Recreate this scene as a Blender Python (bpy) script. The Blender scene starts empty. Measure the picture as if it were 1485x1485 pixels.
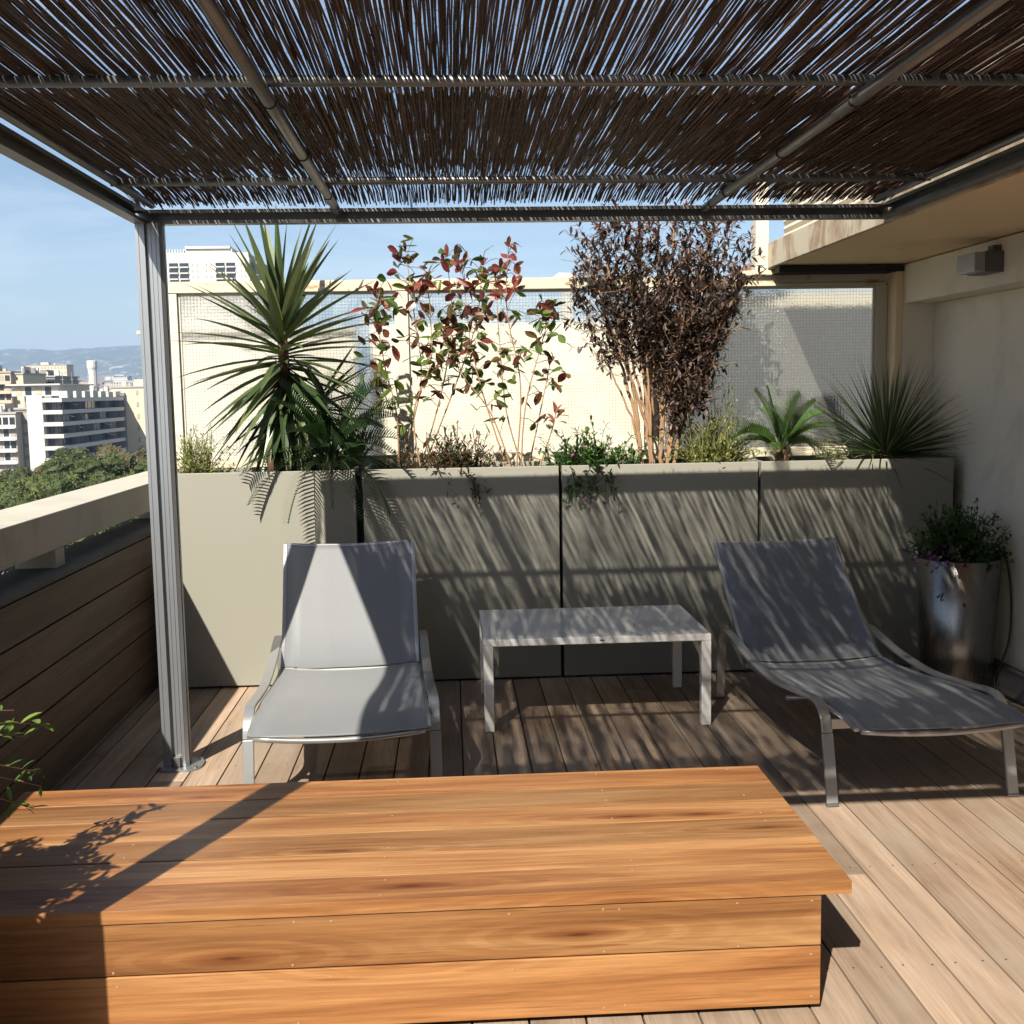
import bpy, bmesh, math, random
from mathutils import Vector, Matrix, noise
random.seed(7)
R = math.radians
scn = bpy.context.scene
COL = scn.collection
# ------------------------------------------------------------------ camera
F, PITCH, YAW, ROLL, EYE = 1600.0, R(6.33), R(3.10), R(0.98), 1.6
fw = Vector((math.sin(YAW)*math.cos(PITCH), math.cos(YAW)*math.cos(PITCH), -math.sin(PITCH)))
rt = Vector((math.cos(YAW), -math.sin(YAW), 0)); up = rt.cross(fw)
rt2 = math.cos(ROLL)*rt - math.sin(ROLL)*up; up2 = math.sin(ROLL)*rt + math.cos(ROLL)*up
cd = bpy.data.cameras.new('camera'); cam = bpy.data.objects.new('camera', cd); COL.objects.link(cam)
cam.matrix_world = Matrix(((rt2.x, up2.x, -fw.x, 0), (rt2.y, up2.y, -fw.y, 0), (rt2.z, up2.z, -fw.z, EYE), (0, 0, 0, 1)))
cd.sensor_width = 36; cd.sensor_height = 36; cd.lens = 36*F/1485; cd.clip_start = 0.05; cd.clip_end = 40000
scn.camera = cam
def at(px, py, Y):
    """survey helper: world point at depth Y in the direction measured on the photograph"""
    d = fw + rt2*((px-742.5)/F) + up2*((742.5-py)/F)
    return Vector((0, 0, EYE)) + d*(Y/d.y)
# ------------------------------------------------------------------ light
SUN = Vector((0.46, 1.0, -1.0)).normalized()
w = bpy.data.worlds.new('World'); scn.world = w; w.use_nodes = True
nt = w.node_tree; bg = nt.nodes['Background']
sky = nt.nodes.new('ShaderNodeTexSky'); sky.sky_type = 'NISHITA'; sky.sun_disc = False
sky.sun_elevation = math.asin(-SUN.z); sky.sun_rotation = math.atan2(-SUN.x, -SUN.y)
sky.altitude = 100; sky.air_density = 1.0; sky.dust_density = 1.3; sky.ozone_density = 1.5
# faint cirrus streaks over the sky
tc = nt.nodes.new('ShaderNodeTexCoord'); mp_ = nt.nodes.new('ShaderNodeMapping'); mp_.inputs['Scale'].default_value = (2.2, 2.2, 11)
cn = nt.nodes.new('ShaderNodeTexNoise'); cn.inputs['Scale'].default_value = 1.6; cn.inputs['Detail'].default_value = 7; cn.inputs['Roughness'].default_value = .62; cn.inputs['Distortion'].default_value = .8
cr_ = nt.nodes.new('ShaderNodeMapRange'); cr_.inputs[1].default_value = .46; cr_.inputs[2].default_value = .78; cr_.inputs[3].default_value = 0; cr_.inputs[4].default_value = .30
cm = nt.nodes.new('ShaderNodeMix'); cm.data_type = 'RGBA'; cm.inputs[7].default_value = (8.6, 9.2, 9.8, 1)
nt.links.new(tc.outputs['Generated'], mp_.inputs['Vector']); nt.links.new(mp_.outputs[0], cn.inputs['Vector']); nt.links.new(cn.outputs['Fac'], cr_.inputs[0])
nt.links.new(cr_.outputs[0], cm.inputs[0]); nt.links.new(sky.outputs[0], cm.inputs[6]); nt.links.new(cm.outputs[2], bg.inputs[0]); bg.inputs[1].default_value = 0.058
ld = bpy.data.lights.new('sun', 'SUN'); ld.energy = 5.0; ld.angle = R(0.5); ld.color = (1, .93, .80)
lo = bpy.data.objects.new('sun', ld); COL.objects.link(lo); lo.location = (-10, -20, 30)
lo.rotation_euler = SUN.to_track_quat('-Z', 'Y').to_euler()
scn.view_settings.view_transform = 'Standard'; scn.view_settings.look = 'None'
scn.view_settings.exposure = 1.22; scn.view_settings.gamma = 1
# ------------------------------------------------------------------ materials
def base_mat(name):
    m = bpy.data.materials.new(name); m.use_nodes = True
    n = m.node_tree.nodes; l = m.node_tree.links
    return m, n, l, n['Principled BSDF']
def mixrgb(n, l, fac, a, b, mode='MIX'):
    x = n.new('ShaderNodeMix'); x.data_type = 'RGBA'; x.blend_type = mode
    for sock, v in ((x.inputs[0], fac), (x.inputs[6], a), (x.inputs[7], b)):
        if isinstance(v, (int, float)): sock.default_value = v
        elif isinstance(v, tuple): sock.default_value = (*v, 1) if len(v) == 3 else v
        else: l.new(v, sock)
    return x.outputs[2]
def ramp(n, l, src, stops):
    r = n.new('ShaderNodeValToRGB'); e = r.color_ramp.elements
    e[0].position, e[0].color = stops[0][0], (*stops[0][1], 1)
    e[1].position, e[1].color = stops[-1][0], (*stops[-1][1], 1)
    for p, c in stops[1:-1]:
        q = e.new(p); q.color = (*c, 1)
    l.new(src, r.inputs[0]); return r.outputs[0]
def coords(n, l, scale=(1, 1, 1), off=None):
    g = n.new('ShaderNodeNewGeometry'); mp = n.new('ShaderNodeMapping'); mp.inputs['Scale'].default_value = scale
    l.new(g.outputs['Position'], mp.inputs['Vector'])
    if off is not None: l.new(off, mp.inputs['Location'])
    return mp.outputs[0]
def noise_n(n, l, vec, scale, detail=4, rough=.55, dist=0):
    t = n.new('ShaderNodeTexNoise'); t.inputs['Scale'].default_value = scale; t.inputs['Detail'].default_value = detail
    t.inputs['Roughness'].default_value = rough; t.inputs['Distortion'].default_value = dist
    l.new(vec, t.inputs['Vector']); return t.outputs['Fac']
def bump(n, l, h, b, strength=.3, dist=.005):
    x = n.new('ShaderNodeBump'); x.inputs['Strength'].default_value = strength; x.inputs['Distance'].default_value = dist
    l.new(h, x.inputs['Height']); l.new(x.outputs[0], b.inputs['Normal'])
def attr(n, name='rnd'):
    a = n.new('ShaderNodeAttribute'); a.attribute_name = name; return a
def m_wood(name, dark, mid, light, axis='X', rough=.6, var=.35, knots=0, fine=1.0, grey=None, spec=.3):
    dark, mid, light = [tuple(x*.61 for x in q) for q in (dark, mid, light)]
    if grey: grey = tuple(x*.61 for x in grey)
    m, n, l, b = base_mat(name)
    a = attr(n)
    k = n.new('ShaderNodeVectorMath'); k.operation = 'SCALE'; k.inputs['Scale'].default_value = 91.7
    cb = n.new('ShaderNodeCombineXYZ'); 
    for i in range(3): l.new(a.outputs['Fac'], cb.inputs[i])
    l.new(cb.outputs[0], k.inputs[0])
    s = {'X': (.55, 10, 10), 'Y': (13, .9, 13)}[axis]
    v = coords(n, l, s, k.outputs[0])
    n1 = noise_n(n, l, v, 1.0*fine, 7, .62, .9)
    s2 = {'X': (3, 120, 120), 'Y': (120, 3, 120)}[axis]
    v2 = coords(n, l, s2, k.outputs[0]); n2 = noise_n(n, l, v2, 1.0, 4, .7, .2)
    c = ramp(n, l, n1, [(.28, dark), (.47, mid), (.62, light), (.8, mid)])
    c = mixrgb(n, l, .5, c, ramp(n, l, n2, [(.34, (.45, .42, .4)), (.6, (1, 1, 1))]), 'MULTIPLY')
    if knots:
        # cathedral figure: rings of a slow distorted field
        s3 = {'X': (.42, 6.5, 6.5), 'Y': (6.5, .42, 6.5)}[axis]
        v3 = coords(n, l, s3, k.outputs[0]); f = noise_n(n, l, v3, 1.0, 1, .4, .3)
        mu = n.new('ShaderNodeMath'); mu.operation = 'MULTIPLY'; mu.inputs[1].default_value = 70; l.new(f, mu.inputs[0])
        si = n.new('ShaderNodeMath'); si.operation = 'SINE'; l.new(mu.outputs[0], si.inputs[0])
        c = mixrgb(n, l, knots, c, ramp(n, l, si.outputs[0], [(.0, (.55, .42, .33)), (.55, (1, 1, 1))]), 'MULTIPLY')
        # knots / mineral flecks
        s4 = {'X': (1.5, 11, 11), 'Y': (11, 1.5, 11)}[axis]
        g4 = n.new('ShaderNodeNewGeometry'); q4 = n.new('ShaderNodeSeparateXYZ'); l.new(g4.outputs['Position'], q4.inputs[0])
        ad4 = n.new('ShaderNodeMath'); ad4.operation = 'ADD'; l.new(q4.outputs[1], ad4.inputs[0]); l.new(q4.outputs[2], ad4.inputs[1])
        cb4 = n.new('ShaderNodeCombineXYZ'); l.new(q4.outputs[0], cb4.inputs[0]); l.new(ad4.outputs[0], cb4.inputs[1])
        mp4 = n.new('ShaderNodeMapping'); mp4.inputs['Scale'].default_value = (.72, 4.6, 1); l.new(cb4.outputs[0], mp4.inputs['Vector']); l.new(k.outputs[0], mp4.inputs['Location'])
        vo = n.new('ShaderNodeTexVoronoi'); vo.voronoi_dimensions = '2D'; vo.inputs['Scale'].default_value = 1.0; l.new(mp4.outputs[0], vo.inputs['Vector'])
        kr = n.new('ShaderNodeMath'); kr.operation = 'MULTIPLY'; kr.inputs[1].default_value = 75; l.new(vo.outputs['Distance'], kr.inputs[0])
        ks = n.new('ShaderNodeMath'); ks.operation = 'SINE'; l.new(kr.outputs[0], ks.inputs[0])
        ring = mixrgb(n, l, ramp(n, l, vo.outputs['Distance'], [(.16, (1, 1, 1)), (.42, (0, 0, 0))]), (1, 1, 1), ramp(n, l, ks.outputs[0], [(0, (.88, .82, .77)), (.6, (1, 1, 1))]))
        c = mixrgb(n, l, 1.0, c, ring, 'MULTIPLY')
        c = mixrgb(n, l, 1.0, c, ramp(n, l, vo.outputs['Distance'], [(.010, (.34, .20, .14)), (.035, (.66, .54, .46)), (.08, (.94, .90, .87)), (.14, (1, 1, 1))]), 'MULTIPLY')
    # dark mineral streaks along the grain and a board-to-board shift in hue
    s5 = {'X': (2.2, 75, 75), 'Y': (75, 2.2, 75)}[axis]
    f5 = noise_n(n, l, coords(n, l, s5, k.outputs[0]), 1.0, 5, .6, .4)
    c = mixrgb(n, l, 1.0, c, ramp(n, l, f5, [(.30, (.70, .60, .52)), (.38, (1, 1, 1))]), 'MULTIPLY')
    sc2 = n.new('ShaderNodeMath'); sc2.operation = 'MULTIPLY'; sc2.inputs[1].default_value = 7.31; l.new(a.outputs['Fac'], sc2.inputs[0])
    fr = n.new('ShaderNodeMath'); fr.operation = 'FRACT'; l.new(sc2.outputs[0], fr.inputs[0])
    c = mixrgb(n, l, 1.0, c, ramp(n, l, fr.outputs[0], [(0, (1.0, .95, .91)), (.5, (1, 1, 1)), (1, (.97, 1.0, 1.03))]), 'MULTIPLY')
    mr = n.new('ShaderNodeMapRange'); mr.inputs[3].default_value = 1-var; mr.inputs[4].default_value = 1+var*.75
    l.new(a.outputs['Fac'], mr.inputs[0])
    c = mixrgb(n, l, 1.0, c, mr.outputs[0], 'MULTIPLY')
    if grey:
        vv = coords(n, l, (1, 1, 1)); g = noise_n(n, l, vv, 1.7, 5, .6)
        c = mixrgb(n, l, ramp(n, l, g, [(.35, (0, 0, 0)), (.7, (1, 1, 1))]), c, mixrgb(n, l, .62, c, grey))
        # faint scuffs and dried water marks
        g2 = noise_n(n, l, coords(n, l, (1, 1, 1)), 6.0, 8, .7, 1.2)
        c = mixrgb(n, l, ramp(n, l, g2, [(.60, (0, 0, 0)), (.74, (.5, .5, .5))]), c, (.27, .225, .18))
    l.new(c, b.inputs['Base Color']); b.inputs['Roughness'].default_value = rough
    b.inputs['Specular IOR Level'].default_value = spec
    bump(n, l, n2, b, .35, .002)
    return m
def m_plain(name, c, rough=.5, metal=0, var=.12, scale=3, bs=0, bd=.003, spec=.5, stain=None, coat=0, bscale=80):
    m, n, l, b = base_mat(name)
    if name not in ('beige_plaster', 'ochre_painted_soffit', 'brushed_steel', 'bright_cream_render', 'white_lacquer'): c = tuple(x*.62 for x in c)
    v = coords(n, l)
    f = noise_n(n, l, v, scale, 6, .6)
    col = mixrgb(n, l, f, tuple(x*(1-var) for x in c), tuple(min(1, x*(1+var)) for x in c))
    if stain:
        sc, lo_, hi, sz, amt = stain
        f2 = noise_n(n, l, coords(n, l, sz), 1.0, 7, .65, .6)
        col = mixrgb(n, l, ramp(n, l, f2, [(lo_, (0, 0, 0)), (hi, (amt, amt, amt))]), col, sc)
    l.new(col, b.inputs['Base Color']); b.inputs['Roughness'].default_value = rough
    b.inputs['Metallic'].default_value = metal; b.inputs['Specular IOR Level'].default_value = spec
    if coat: b.inputs['Coat Weight'].default_value = coat; b.inputs['Coat Roughness'].default_value = .06
    if bs: bump(n, l, noise_n(n, l, v, bscale, 4, .6), b, bs, bd)
    return m
def m_leaf(name, cols, transl=.35, rough=.45, spec=.4):
    """cols: list of colours picked by the per-leaf random attribute"""
    m, n, l, b = base_mat(name)
    a = attr(n)
    cols = [tuple(x*.74 for x in c) for c in cols]
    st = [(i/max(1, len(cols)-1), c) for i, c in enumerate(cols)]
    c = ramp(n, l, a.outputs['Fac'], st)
    c = mixrgb(n, l, noise_n(n, l, coords(n, l), 40, 3), mixrgb(n, l, 1.0, c, (.75, .75, .75), 'MULTIPLY'), c)
    l.new(c, b.inputs['Base Color']); b.inputs['Roughness'].default_value = rough; b.inputs['Specular IOR Level'].default_value = spec
    tr = n.new('ShaderNodeBsdfTranslucent'); l.new(mixrgb(n, l, 1.0, c, (1.3, 1.35, .7), 'MULTIPLY'), tr.inputs['Color'])
    mx = n.new('ShaderNodeMixShader'); mx.inputs[0].default_value = transl
    l.new(b.outputs[0], mx.inputs[1]); l.new(tr.outputs[0], mx.inputs[2]); l.new(mx.outputs[0], n['Material Output'].inputs[0])
    return m
M = {}
M['deck'] = m_wood('deck_wood', (.26, .165, .11), (.45, .31, .21), (.58, .42, .305), 'Y', .62, .42, 0, 1.0, (.45, .37, .30))
M['bench'] = m_wood('bench_wood', (.26, .102, .036), (.465, .215, .078), (.62, .335, .140), 'X', .40, .32, .18, .9, spec=.35)
M['clad'] = m_wood('cladding_wood', (.085, .055, .040), (.155, .105, .075), (.21, .145, .105), 'Y', .6, .22)
M['reed'] = m_wood('reed_stick', (.055, .026, .016), (.095, .046, .027), (.155, .085, .048), 'Y', .6, .5, spec=.25)
M['alu'] = m_plain('anodised_aluminium', (.50, .53, .57), .38, .75, .06, 8)
M['steel'] = m_plain('galvanised_steel', (.34, .34, .34), .42, .7, .25, 14)
M['dark'] = m_plain('dark_recess', (.015, .015, .016), .8, 0, .1)
M['planter'] = m_plain('taupe_powder_coat', (.355, .345, .29), .55, 0, .03, 2, .15, .0006, .35, ((.24, .23, .19), .5, .8, (7, 7, .9), .35), bscale=700)
M['soil'] = m_plain('potting_soil', (.06, .04, .028), .95, 0, .5, 30, .9, .02)
M['gap'] = m_plain('black_rubber', (.012, .012, .012), .7, 0, .2)
M['concrete'] = m_plain('cream_painted_concrete', (.62, .585, .50), .85, 0, .12, 2.5, .5, .004, .2, ((.22, .20, .17), .52, .75, (3, 3, 3), .55), bscale=60)
M['stone'] = m_plain('weathered_ledge_stone', (.17, .165, .155), .85, 0, .35, 5, .6, .004, .2, ((.05, .05, .05), .5, .7, (9, 3, 9), .6))
M['plaster'] = m_plain('beige_plaster', (.66, .61, .51), .9, 0, .07, 1.5, .45, .002, .15, ((.24, .20, .15), .52, .80, (1.6, 1.6, 1.1), .55), bscale=160)
M['soffit'] = m_plain('ochre_painted_soffit', (.70, .55, .36), .9, 0, .1, 1.2, .3, .002, .15, ((.30, .22, .14), .5, .8, (1.2, 1.2, 1.2), .5), bscale=120)
M['fascia'] = m_plain('stained_fascia', (.74, .66, .50), .85, 0, .1, 3, .4, .002, .2, ((.26, .17, .10), .47, .60, (3, 4.5, 2.5), .85))
M['cream'] = m_plain('cream_paint', (.78, .74, .62), .6, 0, .06, 4, .2, .001, .3)
M['rusty'] = m_plain('rusty_cream_frame', (.74, .68, .52), .65, 0, .07, 6, .4, .002, .3, ((.34, .12, .035), .575, .68, (4, 4, 16), .9))
M['cream2'] = m_plain('chipped_cream_paint', (.76, .72, .60), .6, 0, .06, 4, .2, .001, .3, ((.40, .20, .08), .66, .74, (8, 8, 8), .7))
M['white'] = m_plain('white_lacquer', (.68, .67, .655), .16, 0, .02, 5, 0, 0, .5, coat=.6)
M['blackplastic'] = m_plain('black_plastic', (.02, .02, .02), .4, 0, .1)
M['lampgrey'] = m_plain('grey_lamp_metal', (.17, .17, .18), .5, .4, .08)
M['bark'] = m_plain('tan_bark', (.42, .26, .15), .85, 0, .3, 30, .6, .004, .2)
M['bark2'] = m_plain('brown_bark', (.22, .13, .085), .85, 0, .3, 30, .6, .004, .2)
M['screw'] = m_plain('screw_head', (.62, .50, .34), .3, .5, .05)
M['gold'] = m_plain('binding_wire', (.55, .40, .22), .35, .9, .1)
M['win0'] = m_plain('dark_glass', (.03, .035, .04), .08, 0, .1)
# brushed steel pot
m, n, l, b = base_mat('brushed_steel'); b.inputs['Metallic'].default_value = 1; b.inputs['Roughness'].default_value = .26
b.inputs['Base Color'].default_value = (.21, .20, .19, 1)
f = noise_n(n, l, coords(n, l, (60, 60, 3)), 3, 4); mr = n.new('ShaderNodeMapRange'); mr.inputs[3].default_value = .2; mr.inputs[4].default_value = .32
l.new(f, mr.inputs[0]); l.new(mr.outputs[0], b.inputs['Roughness']); b.inputs['Anisotropic'].default_value = .6
M['pot'] = m
# lounger frame
M['frame'] = m_plain('silver_painted_aluminium', (.62, .63, .64), .28, .65, .04, 6)
# woven sling fabric, slightly see-through
m, n, l, b = base_mat('woven_sling')
v = coords(n, l); br = noise_n(n, l, coords(n, l, (900, 60, 60)), 1.0, 2); br2 = noise_n(n, l, coords(n, l, (60, 900, 900)), 1.0, 2)
c = mixrgb(n, l, br, (.10, .107, .118), (.175, .183, .20)); c = mixrgb(n, l, br2, c, mixrgb(n, l, .5, c, (.25, .26, .272)))
l.new(c, b.inputs['Base Color']); b.inputs['Roughness'].default_value = .55; b.inputs['Sheen Weight'].default_value = .3
bump(n, l, br, b, .2, .0006)
tp = n.new('ShaderNodeBsdfTransparent'); mx = n.new('ShaderNodeMixShader'); mx.inputs[0].default_value = .20
l.new(b.outputs[0], mx.inputs[1]); l.new(tp.outputs[0], mx.inputs[2]); l.new(mx.outputs[0], n['Material Output'].inputs[0])
M['sling'] = m
# rippled wired glass
m, n, l, b = base_mat('rippled_wired_glass')
g = n.new('ShaderNodeNewGeometry'); sp = n.new('ShaderNodeSeparateXYZ'); l.new(g.outputs['Position'], sp.inputs[0])
def cell(axis, k, power=1):
    mu = n.new('ShaderNodeMath'); mu.operation = 'MULTIPLY'; mu.inputs[1].default_value = k; l.new(sp.outputs[axis], mu.inputs[0])
    si = n.new('ShaderNodeMath'); si.operation = 'SINE'; l.new(mu.outputs[0], si.inputs[0]); return si.outputs[0]
K = 2*math.pi/.019
sx, sz = cell(0, K), cell(2, K)
ad = n.new('ShaderNodeMath'); ad.operation = 'ADD'; l.new(sx, ad.inputs[0]); l.new(sz, ad.inputs[1])
nz = noise_n(n, l, coords(n, l), 22, 3, .6)
ad2 = n.new('ShaderNodeMath'); ad2.operation = 'MULTIPLY_ADD'; l.new(nz, ad2.inputs[0]); ad2.inputs[1].default_value = 6.0; l.new(ad.outputs[0], ad2.inputs[2])
bp = n.new('ShaderNodeBump'); bp.inputs['Strength'].default_value = .34; bp.inputs['Distance'].default_value = .003; l.new(ad2.outputs[0], bp.inputs['Height'])
mxx = n.new('ShaderNodeMath'); mxx.operation = 'MAXIMUM'; l.new(sx, mxx.inputs[0]); l.new(sz, mxx.inputs[1])
wire = ramp(n, l, mxx.outputs[0], [(.965, (0, 0, 0)), (.995, (1, 1, 1))])
rf = n.new('ShaderNodeBsdfRefraction'); rf.inputs['Roughness'].default_value = .22; rf.inputs['IOR'].default_value = 1.12; rf.inputs['Color'].default_value = (1, 1, .98, 1); l.new(bp.outputs[0], rf.inputs['Normal'])
gl = n.new('ShaderNodeBsdfGlossy'); gl.inputs['Roughness'].default_value = .12; gl.inputs['Color'].default_value = (.9, .9, .9, 1); l.new(bp.outputs[0], gl.inputs['Normal'])
df = n.new('ShaderNodeBsdfDiffuse'); df.inputs['Color'].default_value = (.86, .85, .76, 1); l.new(bp.outputs[0], df.inputs['Normal'])
wd = n.new('ShaderNodeBsdfDiffuse'); wd.inputs['Color'].default_value = (.16, .16, .15, 1)
m1 = n.new('ShaderNodeMixShader'); m1.inputs[0].default_value = .05; l.new(rf.outputs[0], m1.inputs[1]); l.new(df.outputs[0], m1.inputs[2])
m2 = n.new('ShaderNodeMixShader'); m2.inputs[0].default_value = .07; l.new(m1.outputs[0], m2.inputs[1]); l.new(gl.outputs[0], m2.inputs[2])
m3 = n.new('ShaderNodeMixShader'); l.new(mixrgb(n, l, .40, (0, 0, 0), wire), m3.inputs[0]); l.new(m2.outputs[0], m3.inputs[1]); l.new(wd.outputs[0], m3.inputs[2])
l.new(m3.outputs[0], n['Material Output'].inputs[0])
M['glass'] = m
M['bright'] = m_plain('bright_cream_render', (.60, .565, .475), .85, 0, .04, 1.5)
M['pale'] = m_plain('pale_grey_render', (.74, .71, .63), .85, 0, .12, 1.5)
M['fgrey'] = m_plain('shade_grey_render', (.12, .13, .145), .8, 0, .2, 1.5)
# foliage
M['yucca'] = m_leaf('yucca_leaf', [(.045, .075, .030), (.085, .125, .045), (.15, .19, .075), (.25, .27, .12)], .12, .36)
M['cycas'] = m_leaf('cycad_leaf', [(.02, .055, .022), (.04, .085, .03), (.065, .12, .04)], .18, .32)
M['cycas2'] = m_leaf('bright_cycad_leaf', [(.04, .10, .02), (.08, .17, .035), (.12, .22, .05)], .25, .35)
M['dasy'] = m_leaf('narrow_grey_green_leaf', [(.05, .10, .04), (.09, .155, .06), (.15, .22, .09), (.30, .28, .13)], .1, .45)
M['phot_red'] = m_leaf('red_leaf', [(.22, .035, .035), (.34, .08, .07), (.46, .17, .12)], .45, .3)
M['phot_brown'] = m_leaf('bronze_leaf', [(.07, .022, .018), (.13, .045, .025), (.20, .10, .045), (.14, .12, .04)], .35, .3)
M['phot_green'] = m_leaf('green_leaf', [(.06, .12, .025), (.12, .20, .04), (.22, .28, .06)], .4, .3)
M['dodo'] = m_leaf('purple_leaf', [(.045, .032, .032), (.09, .062, .062), (.15, .10, .095), (.26, .18, .15)], .25, .35)
M['weed'] = m_leaf('yellow_green_leaf', [(.17, .21, .06), (.30, .33, .10), (.45, .43, .18)], .35, .5)
M['herb'] = m_leaf('fresh_green_leaf', [(.03, .09, .02), (.06, .14, .03), (.13, .22, .05)], .3, .4)
M['reddish'] = m_leaf('reddish_low_leaf', [(.05, .09, .03), (.09, .09, .04), (.22, .07, .05)], .3, .4)
M['pink'] = m_leaf('pink_petal', [(.50, .06, .28), (.62, .12, .38)], .3, .5)
M['purple'] = m_leaf('purple_petal', [(.22, .05, .22), (.36, .10, .34)], .3, .5)
M['agave'] = m_leaf('blue_grey_leaf', [(.12, .17, .13), (.20, .25, .20)], .1, .5)
M['lime'] = m_leaf('lime_leaf', [(.14, .28, .04), (.26, .40, .07), (.38, .48, .14)], .4, .35)
M['pine'] = m_leaf('pine_needles', [(.035, .055, .012), (.085, .115, .022), (.16, .19, .04), (.25, .26, .06)], .1, .7)
M['pine2'] = m_leaf('olive_foliage', [(.06, .055, .02), (.12, .105, .04), (.18, .16, .07)], .1, .7)
# ------------------------------------------------------------------ mesh builder
class MB:
    def __init__(s): s.v = []; s.f = []; s.m = []; s.r = []; s.mats = []
    def slot(s, mat):
        if mat not in s.mats: s.mats.append(mat)
        return s.mats.index(mat)
    def add(s, vs, fs, mat, rnd=None):
        if rnd is None: rnd = random.random()
        k = len(s.v); s.v += [tuple(x) for x in vs]; i = s.slot(mat)
        for f in fs: s.f.append(tuple(k+j for j in f)); s.m.append(i); s.r.append(rnd)
        return s
    def box(s, x0, y0, z0, x1, y1, z1, mat, rnd=None):
        vs = [(x, y, z) for z in (z0, z1) for y in (y0, y1) for x in (x0, x1)]
        return s.add(vs, [(0, 2, 3, 1), (4, 5, 7, 6), (0, 1, 5, 4), (1, 3, 7, 5), (3, 2, 6, 7), (2, 0, 4, 6)], mat, rnd)
    def prism(s, poly, z0, z1, mat, rnd=None):
        k = len(poly); vs = [(x, y, z0) for x, y in poly]+[(x, y, z1) for x, y in poly]
        return s.add(vs, [tuple(range(k-1, -1, -1)), tuple(range(k, 2*k))]+[(i, (i+1) % k, k+(i+1) % k, k+i) for i in range(k)], mat, rnd)
    def tube(s, pts, rad, mat, n=6, rnd=None, cap=True):
        pts = [Vector(p) for p in pts]; vs = []; fs = []
        rads = rad if isinstance(rad, (list, tuple)) else [rad]*len(pts)
        for i, p in enumerate(pts):
            d = (pts[min(i+1, len(pts)-1)]-pts[max(i-1, 0)]).normalized()
            a = d.cross(Vector((0, 0, 1)) if abs(d.z) < .9 else Vector((1, 0, 0))).normalized(); b_ = d.cross(a)
            for k in range(n):
                t = 2*math.pi*k/n; vs.append(p+(a*math.cos(t)+b_*math.sin(t))*rads[i])
        for i in range(len(pts)-1):
            for k in range(n):
                fs.append((i*n+k, i*n+(k+1) % n, (i+1)*n+(k+1) % n, (i+1)*n+k))
        if cap: fs += [tuple(range(n-1, -1, -1)), tuple((len(pts)-1)*n+k for k in range(n))]
        return s.add(vs, fs, mat, rnd)
    def leaf(s, p, d, L, W, mat, droop=0, segs=3, fold=.25, side=None, rnd=None, shape='lance'):
        p = Vector(p); d = Vector(d).normalized()
        if side is None:
            side = d.cross(Vector((0, 0, 1)))
            if side.length < .05: side = Vector((random.uniform(-1, 1), random.uniform(-1, 1), 0))
        side = Vector(side).normalized()
        vs = []; fs = []; q = p.copy(); dd = d.copy(); st = L/segs
        for i in range(segs+1):
            t = i/segs
            if shape == 'lance': w_ = W*(0.55+.45*math.sin(min(1, t*2)*math.pi/2))*(1-t**1.8)
            elif shape == 'oval': w_ = W*math.sin(math.pi*min(max(t, .04), .98))**.7
            else: w_ = W*(1-t*.95)
            nn = side.cross(dd).normalized()
            if i == segs: vs.append(q.copy())
            else: vs += [q-side*w_/2+nn*fold*w_, q.copy(), q+side*w_/2+nn*fold*w_]
            q = q+dd*st; dd = (dd+Vector((0, 0, -droop/segs))).normalized()
        for i in range(segs):
            k = 3*i
            if i == segs-1: e = len(vs)-1; fs += [(k, k+1, e), (k+1, k+2, e)]
            else: fs += [(k, k+1, k+4, k+3), (k+1, k+2, k+5, k+4)]
        return s.add(vs, fs, mat, rnd)
    def build(s, name, parent=None, bevel=0, smooth=False):
        me = bpy.data.meshes.new(name); me.from_pydata(s.v, [], s.f)
        for m_ in s.mats: me.materials.append(m_)
        me.polygons.foreach_set('material_index', s.m)
        a = me.attributes.new('rnd', 'FLOAT', 'FACE'); a.data.foreach_set('value', s.r)
        if smooth: me.polygons.foreach_set('use_smooth', [True]*len(s.f))
        me.update(); o = bpy.data.objects.new(name, me); COL.objects.link(o)
        if parent:
            o.parent = parent; o.matrix_parent_inverse = parent.matrix_basis.inverted()
        if bevel:
            b_ = o.modifiers.new('bevel', 'BEVEL'); b_.width = bevel; b_.segments = 2; b_.limit_method = 'ANGLE'; b_.angle_limit = R(40)
        return o
def thing(name, label, cat, loc=(0, 0, 0), rz=0, group=None):
    o = bpy.data.objects.new(name, None); COL.objects.link(o); o.empty_display_size = .1
    o.location = loc; o.rotation_euler.z = rz; o['label'] = label; o['category'] = cat
    if group: o['group'] = group
    return o
def tag(o, label, cat, group=None):
    o['label'] = label; o['category'] = cat
    if group: o['group'] = group
    return o
def structure(o): o['kind'] = 'structure'; return o
def local(o):            # give a part coordinates relative to its thing
    o.matrix_parent_inverse = Matrix(); return o
def dup(root, loc, rz=0, scale=1, label=None):
    r = root.copy(); COL.objects.link(r); r.location = loc; r.rotation_euler = (0, 0, rz)
    r.scale = (scale,)*3 if isinstance(scale, (int, float)) else scale
    if label: r['label'] = label
    for ch in list(root.children):
        c_ = ch.copy(); COL.objects.link(c_); c_.parent = r; c_.matrix_parent_inverse = ch.matrix_parent_inverse.copy()
    return r
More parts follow.
